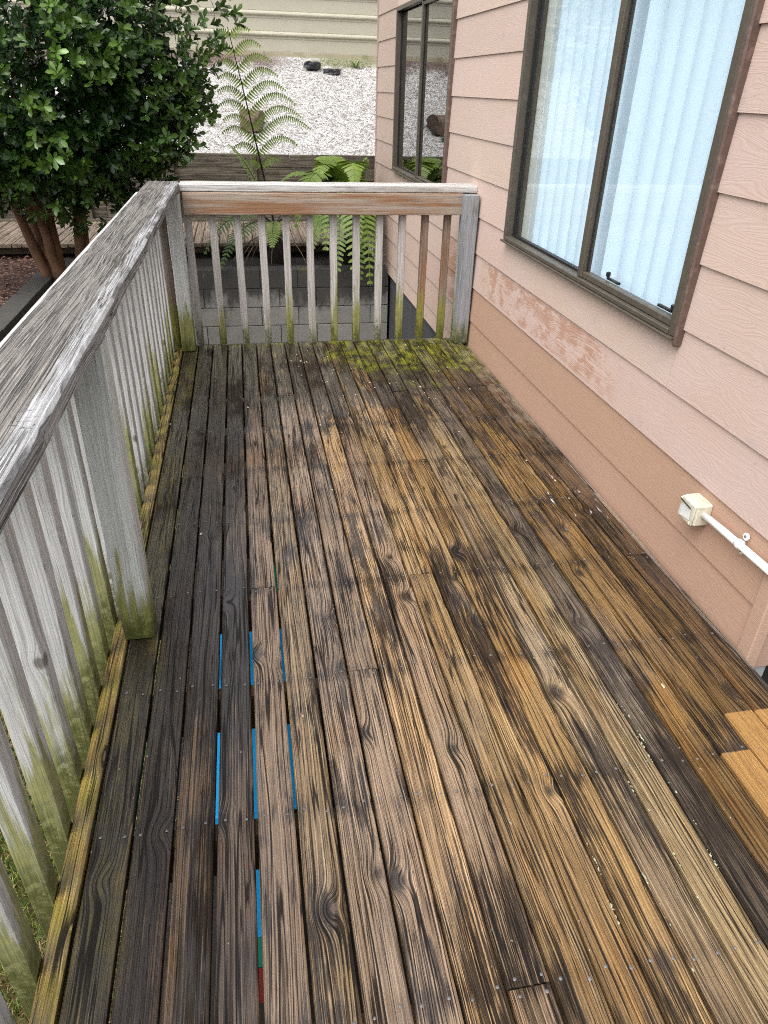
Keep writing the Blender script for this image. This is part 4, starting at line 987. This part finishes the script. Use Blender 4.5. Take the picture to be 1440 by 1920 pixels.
for i in range(9):
    a = -pi/2+R.uniform(-1.4, 1.4); l = R.uniform(0.35, 0.6)
    vs, fs = tube(bez((0, 0, 0.26), (cos(a)*l*0.6, sin(a)*l*0.4, 0.32), (cos(a)*l, sin(a)*l*0.6, 0.02), 6), [0.007, 0.007, 0.006, 0.006, 0.005, 0.004, 0.003], 5)
    link('dead_stalk', mesh('dead_stalk', vs, fs), M['deadstalk'], fern)
f2c = Vector((1.62, 8.35, 0.25))
fern2 = thing('fern', 'lush bright green fern with arching drooping fronds against the house wall', 'fern', (1.62, 8.35, BZ))
f2o = Vector((1.62, 8.35, BZ))
vs, fs = tube([(0, 0, -0.05), (0.0, 0, 0.2), (0, 0, 0.44)], [0.09, 0.075, 0.06], 10); link('trunk', mesh('trunk', vs, fs), M['fibre'], fern2, smooth=True)
arcs = [((1.42, 8.10, 1.2), (1.26, 7.60, 0.08), 0.21, 0.55), ((1.58, 8.02, 1.28), (1.54, 7.50, -0.10), 0.22, 0.66), ((1.70, 8.02, 1.28), (1.72, 7.52, -0.26), 0.19, 0.58), ((1.25, 8.22, 1.28), (0.98, 7.88, 0.26), 0.20, 0.48),
        ((1.80, 8.15, 1.2), (1.86, 7.65, 0.00), 0.10, 0.5), ((1.15, 8.42, 1.05), (0.80, 8.42, 0.55), 0.20, 0.62), ((1.50, 8.5, 1.15), (1.30, 8.80, 0.75), 0.20, 0.7), ((1.76, 8.35, 1.20), (1.84, 8.30, 0.72), 0.10, 0.7), ((1.46, 7.92, 0.95), (1.38, 7.55, -0.12), 0.19, 0.42), ((1.64, 7.92, 0.92), (1.62, 7.58, -0.22), 0.18, 0.42),
        ((1.78, 7.98, 0.95), (1.82, 7.62, -0.24), 0.12, 0.36), ((1.34, 7.98, 0.90), (1.10, 7.68, 0.0), 0.18, 0.38), ((1.60, 8.20, 1.25), (1.62, 7.95, 0.62), 0.17, 0.75), ((1.36, 8.30, 1.15), (1.22, 8.05, 0.66), 0.17, 0.72)]
for i, (mid, tip, wd, tn) in enumerate(arcs):
    pts = bez(f2c, mid, tip, 14); tg = (pts[-1]-pts[0]); tg.z = 0; sv = Vector((0, 0, 1)).cross(tg).normalized()
    frond(fern2, f2o, pts, sv, wd*1.15, 34, tint=tn, seed=40+i, droop=0.18, leaflet=0.026, start=0.10, srad=0.006, solid=True)

# ================================================================ tree
tree = thing('tree', 'evergreen tree with glossy dark leaves and several smooth brown trunks', 'tree', (-1.45, 7.75, BZ-0.03))
to = Vector((-1.45, 7.75, BZ-0.03))
R = random.Random(77)
stems = [((0.00, 0.0), (-0.14, 0.10, 0.8), (-0.20, 0.1, 2.3), 0.075), ((0.07, -0.02), (0.02, -0.05, 0.9), (0.25, -0.2, 2.2), 0.074), ((-0.04, -0.05), (-0.16, -0.10, 0.7), (-0.50, -0.35, 1.9), 0.056),
         ((0.26, 0.03), (0.24, 0.02, 0.8), (0.85, -0.35, 1.9), 0.052), ((0.31, 0.08), (0.34, 0.12, 0.9), (0.70, 0.3, 2.1), 0.040), ((0.10, -0.06), (-0.06, -0.12, 0.7), (0.10, -0.5, 1.7), 0.055)]
bvs, bfs = [], []
for (bx, by), mid, tip, r in stems:
    p = bez((bx, by, -0.05), mid, tip, 10)
    p = [q+Vector((R.uniform(-.015, .015), R.uniform(-.015, .015), 0)) if 0 < i < 10 else q for i, q in enumerate(p)]
    vs, fs = tube(p, [r*(1.25 if i == 0 else 1)*(1-0.065*i) for i in range(11)], 10)
    link('trunk', mesh('trunk', vs, fs), M['bark'], tree, smooth=True)
    for i in range(4, 11):
        for q in range(2):
            a = R.uniform(0, 2*pi); l = R.uniform(0.35, 0.8)
            tube(bez(p[i], p[i]+Vector((cos(a)*l*0.5, sin(a)*l*0.5, 0.15)), p[i]+Vector((cos(a)*l, sin(a)*l, R.uniform(-0.05, 0.35))), 4), [0.013, 0.011, 0.009, 0.006, 0.004], 5, bvs, bfs)
link('branches', mesh('branches', bvs, bfs), M['bark'], tree)
# leaf: obovate, slightly folded
LV = [(0, 0, 0), (0.10, -0.12, 0.012), (0.17, 0.42, 0.045), (0.21, 0.76, 0.03), (0, 1.0, -0.05), (-0.21, 0.76, 0.03), (-0.17, 0.42, 0.045), (-0.10, -0.12, 0.012), (0, 0.5, 0.0)]
LV[1] = (0.04, 0.10, 0.01); LV[7] = (-0.04, 0.10, 0.01)
LF = [(0, 1, 2, 8), (8, 2, 3, 4), (8, 4, 5, 6), (0, 8, 6, 7)]
ell = [(Vector((-1.25, 7.35, 1.75)), Vector((1.25, 1.0, 1.05))), (Vector((-0.45, 7.2, 2.05)), Vector((0.90, 0.85, 0.95))), (Vector((-1.45, 7.0, 1.20)), Vector((0.80, 0.60, 0.55))), (Vector((-0.50, 7.15, 1.40)), Vector((0.62, 0.62, 0.55))), (Vector((-2.3, 7.2, 1.6)), Vector((0.9, 0.9, 0.9))), (Vector((-0.75, 7.3, 1.05)), Vector((0.55, 0.5, 0.45))), (Vector((-1.45, 7.05, 0.92)), Vector((0.85, 0.55, 0.46))), (Vector((-0.25, 7.15, 1.35)), Vector((0.5, 0.55, 0.50))), (Vector((-0.80, 7.6, 0.70)), Vector((0.62, 0.5, 0.45)))]
def inside(p):
    return max(1-sum(((p[i]-c[i])/r[i])**2 for i in range(3)) for c, r in ell)
cl = []
while len(cl) < 4800:
    c, r = R.choices(ell, weights=(5, 4, 2.2, 2.4, 2.5, 1.4, 2.0, 1.2, 1.6))[0]
    d = Vector((R.gauss(0, 1), R.gauss(0, 1), R.gauss(0, 1))).normalized(); q = R.random()**0.42
    p = c+Vector((d.x*r.x, d.y*r.y, d.z*r.z))*q
    nz = mnoise.noise(p*1.9+Vector((7, 1, 2)))
    if nz < -0.30: continue                       # gaps in the crown
    p += Vector((mnoise.noise(p*2.3), mnoise.noise(p*2.3+Vector((9, 0, 0))), mnoise.noise(p*2.3+Vector((0, 9, 0)))))*0.16
    cl.append((p, inside(p), nz))
camp = Vector((CX, 0, CZ))
spots = [Vector(v) for v in ((-0.95, 6.35, 1.85), (-1.55, 6.35, 1.62), (-0.55, 6.5, 1.42), (-0.85, 6.45, 1.30), (-1.2, 6.4, 2.1), (-0.2, 6.6, 2.2), (-1.0, 6.4, 1.1), (-1.55, 6.4, 1.15), (-0.62, 6.5, 0.98), (-1.9, 6.4, 1.9))]
vs = []; fs = []; ti = []; single = []
for (p, ins, nz) in cl:
    outward = (p-Vector((-1.0, 7.4, 1.6))).normalized()
    facing = (camp-p).normalized().dot(outward)
    near = min((p-s).length for s in spots)
    fresh = max(0.0, 1-near/0.36)
    base_t = 0.16+0.36*R.random()**2+1.0*fresh*(0.6+0.4*R.random()) if ins < 0.45 else 0.05*R.random()+0.03  # inner leaves get a darker tint: crown shade painted into the colour
    nl = R.randint(6, 8); axis = (outward*0.8+Vector((R.gauss(0, .35), R.gauss(0, .35), 0.25+R.gauss(0, .3)))).normalized()
    qx = axis.orthogonal().normalized(); qy = axis.cross(qx)
    for k in range(nl):
        an = k*2.4+R.uniform(-.3, .3); op = R.uniform(0.5, 1.25); lift = (k/nl)*0.06
        d = (axis*cos(op)+(qx*cos(an)+qy*sin(an))*sin(op)).normalized()
        L = R.uniform(0.056, 0.094); b0 = p+axis*lift
        nrm = (axis-d*axis.dot(d)).normalized(); sx = d.cross(nrm).normalized()
        tv = min(1, max(0, base_t+R.uniform(-.06, .08)))
        mat4 = Matrix(((sx.x, d.x, nrm.x, b0.x), (sx.y, d.y, nrm.y, b0.y), (sx.z, d.z, nrm.z, b0.z), (0, 0, 0, 1)))
        if fresh > 0.30 and facing > 0.35 and len(single) < 260:
            single.append((mat4 @ Matrix.Scale(L*1.12, 4), tv)); continue
        b = len(vs)
        for v in LV: vs.append(mat4 @ (Vector(v)*L) - to)
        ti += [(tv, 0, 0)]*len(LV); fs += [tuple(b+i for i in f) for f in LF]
me = mesh('crown', vs, fs); set_tint(me, ti)
cr = link('crown', me, M['leaf'], tree, smooth=True); tag(cr, kind='stuff')
lm = mesh('leaf', LV, LF); lm.materials.append(M['oleaf'])
for p in lm.polygons: p.use_smooth = True
for (mt, tv) in single:
    o = bpy.data.objects.new('leaf', lm); COL.objects.link(o); o.parent = tree
    o.matrix_local = Matrix.Translation(-to) @ mt
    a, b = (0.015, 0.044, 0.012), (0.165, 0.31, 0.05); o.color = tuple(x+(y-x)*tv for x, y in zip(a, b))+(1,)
# fallen leaves and bark on the mulch
vs = []; fs = []; ti = []
for i in range(900):
    x = R.uniform(-3.2, -1.66); y = R.uniform(5.4, 8.6); a = R.uniform(0, 6.28); L = R.uniform(0.03, 0.07); b = len(vs)
    mt = Matrix.Translation((x, y, BZ+0.012+R.uniform(0, .02))) @ Euler((R.uniform(-.4, .4), R.uniform(-.4, .4), a)).to_matrix().to_4x4()
    for v in LV: vs.append(mt @ (Vector(v)*L))
    fs += [tuple(b+i2 for i2 in f) for f in LF]
nb = mat_plain('dead_leaf', (0.17, 0.075, 0.045), 0.7, 0.9, 6.0)
tag(link('dead_leaves', mesh('dead_leaves', vs, fs), nb), 'fallen brown leaves covering the mulch under the tree', 'leaves', kind='stuff')
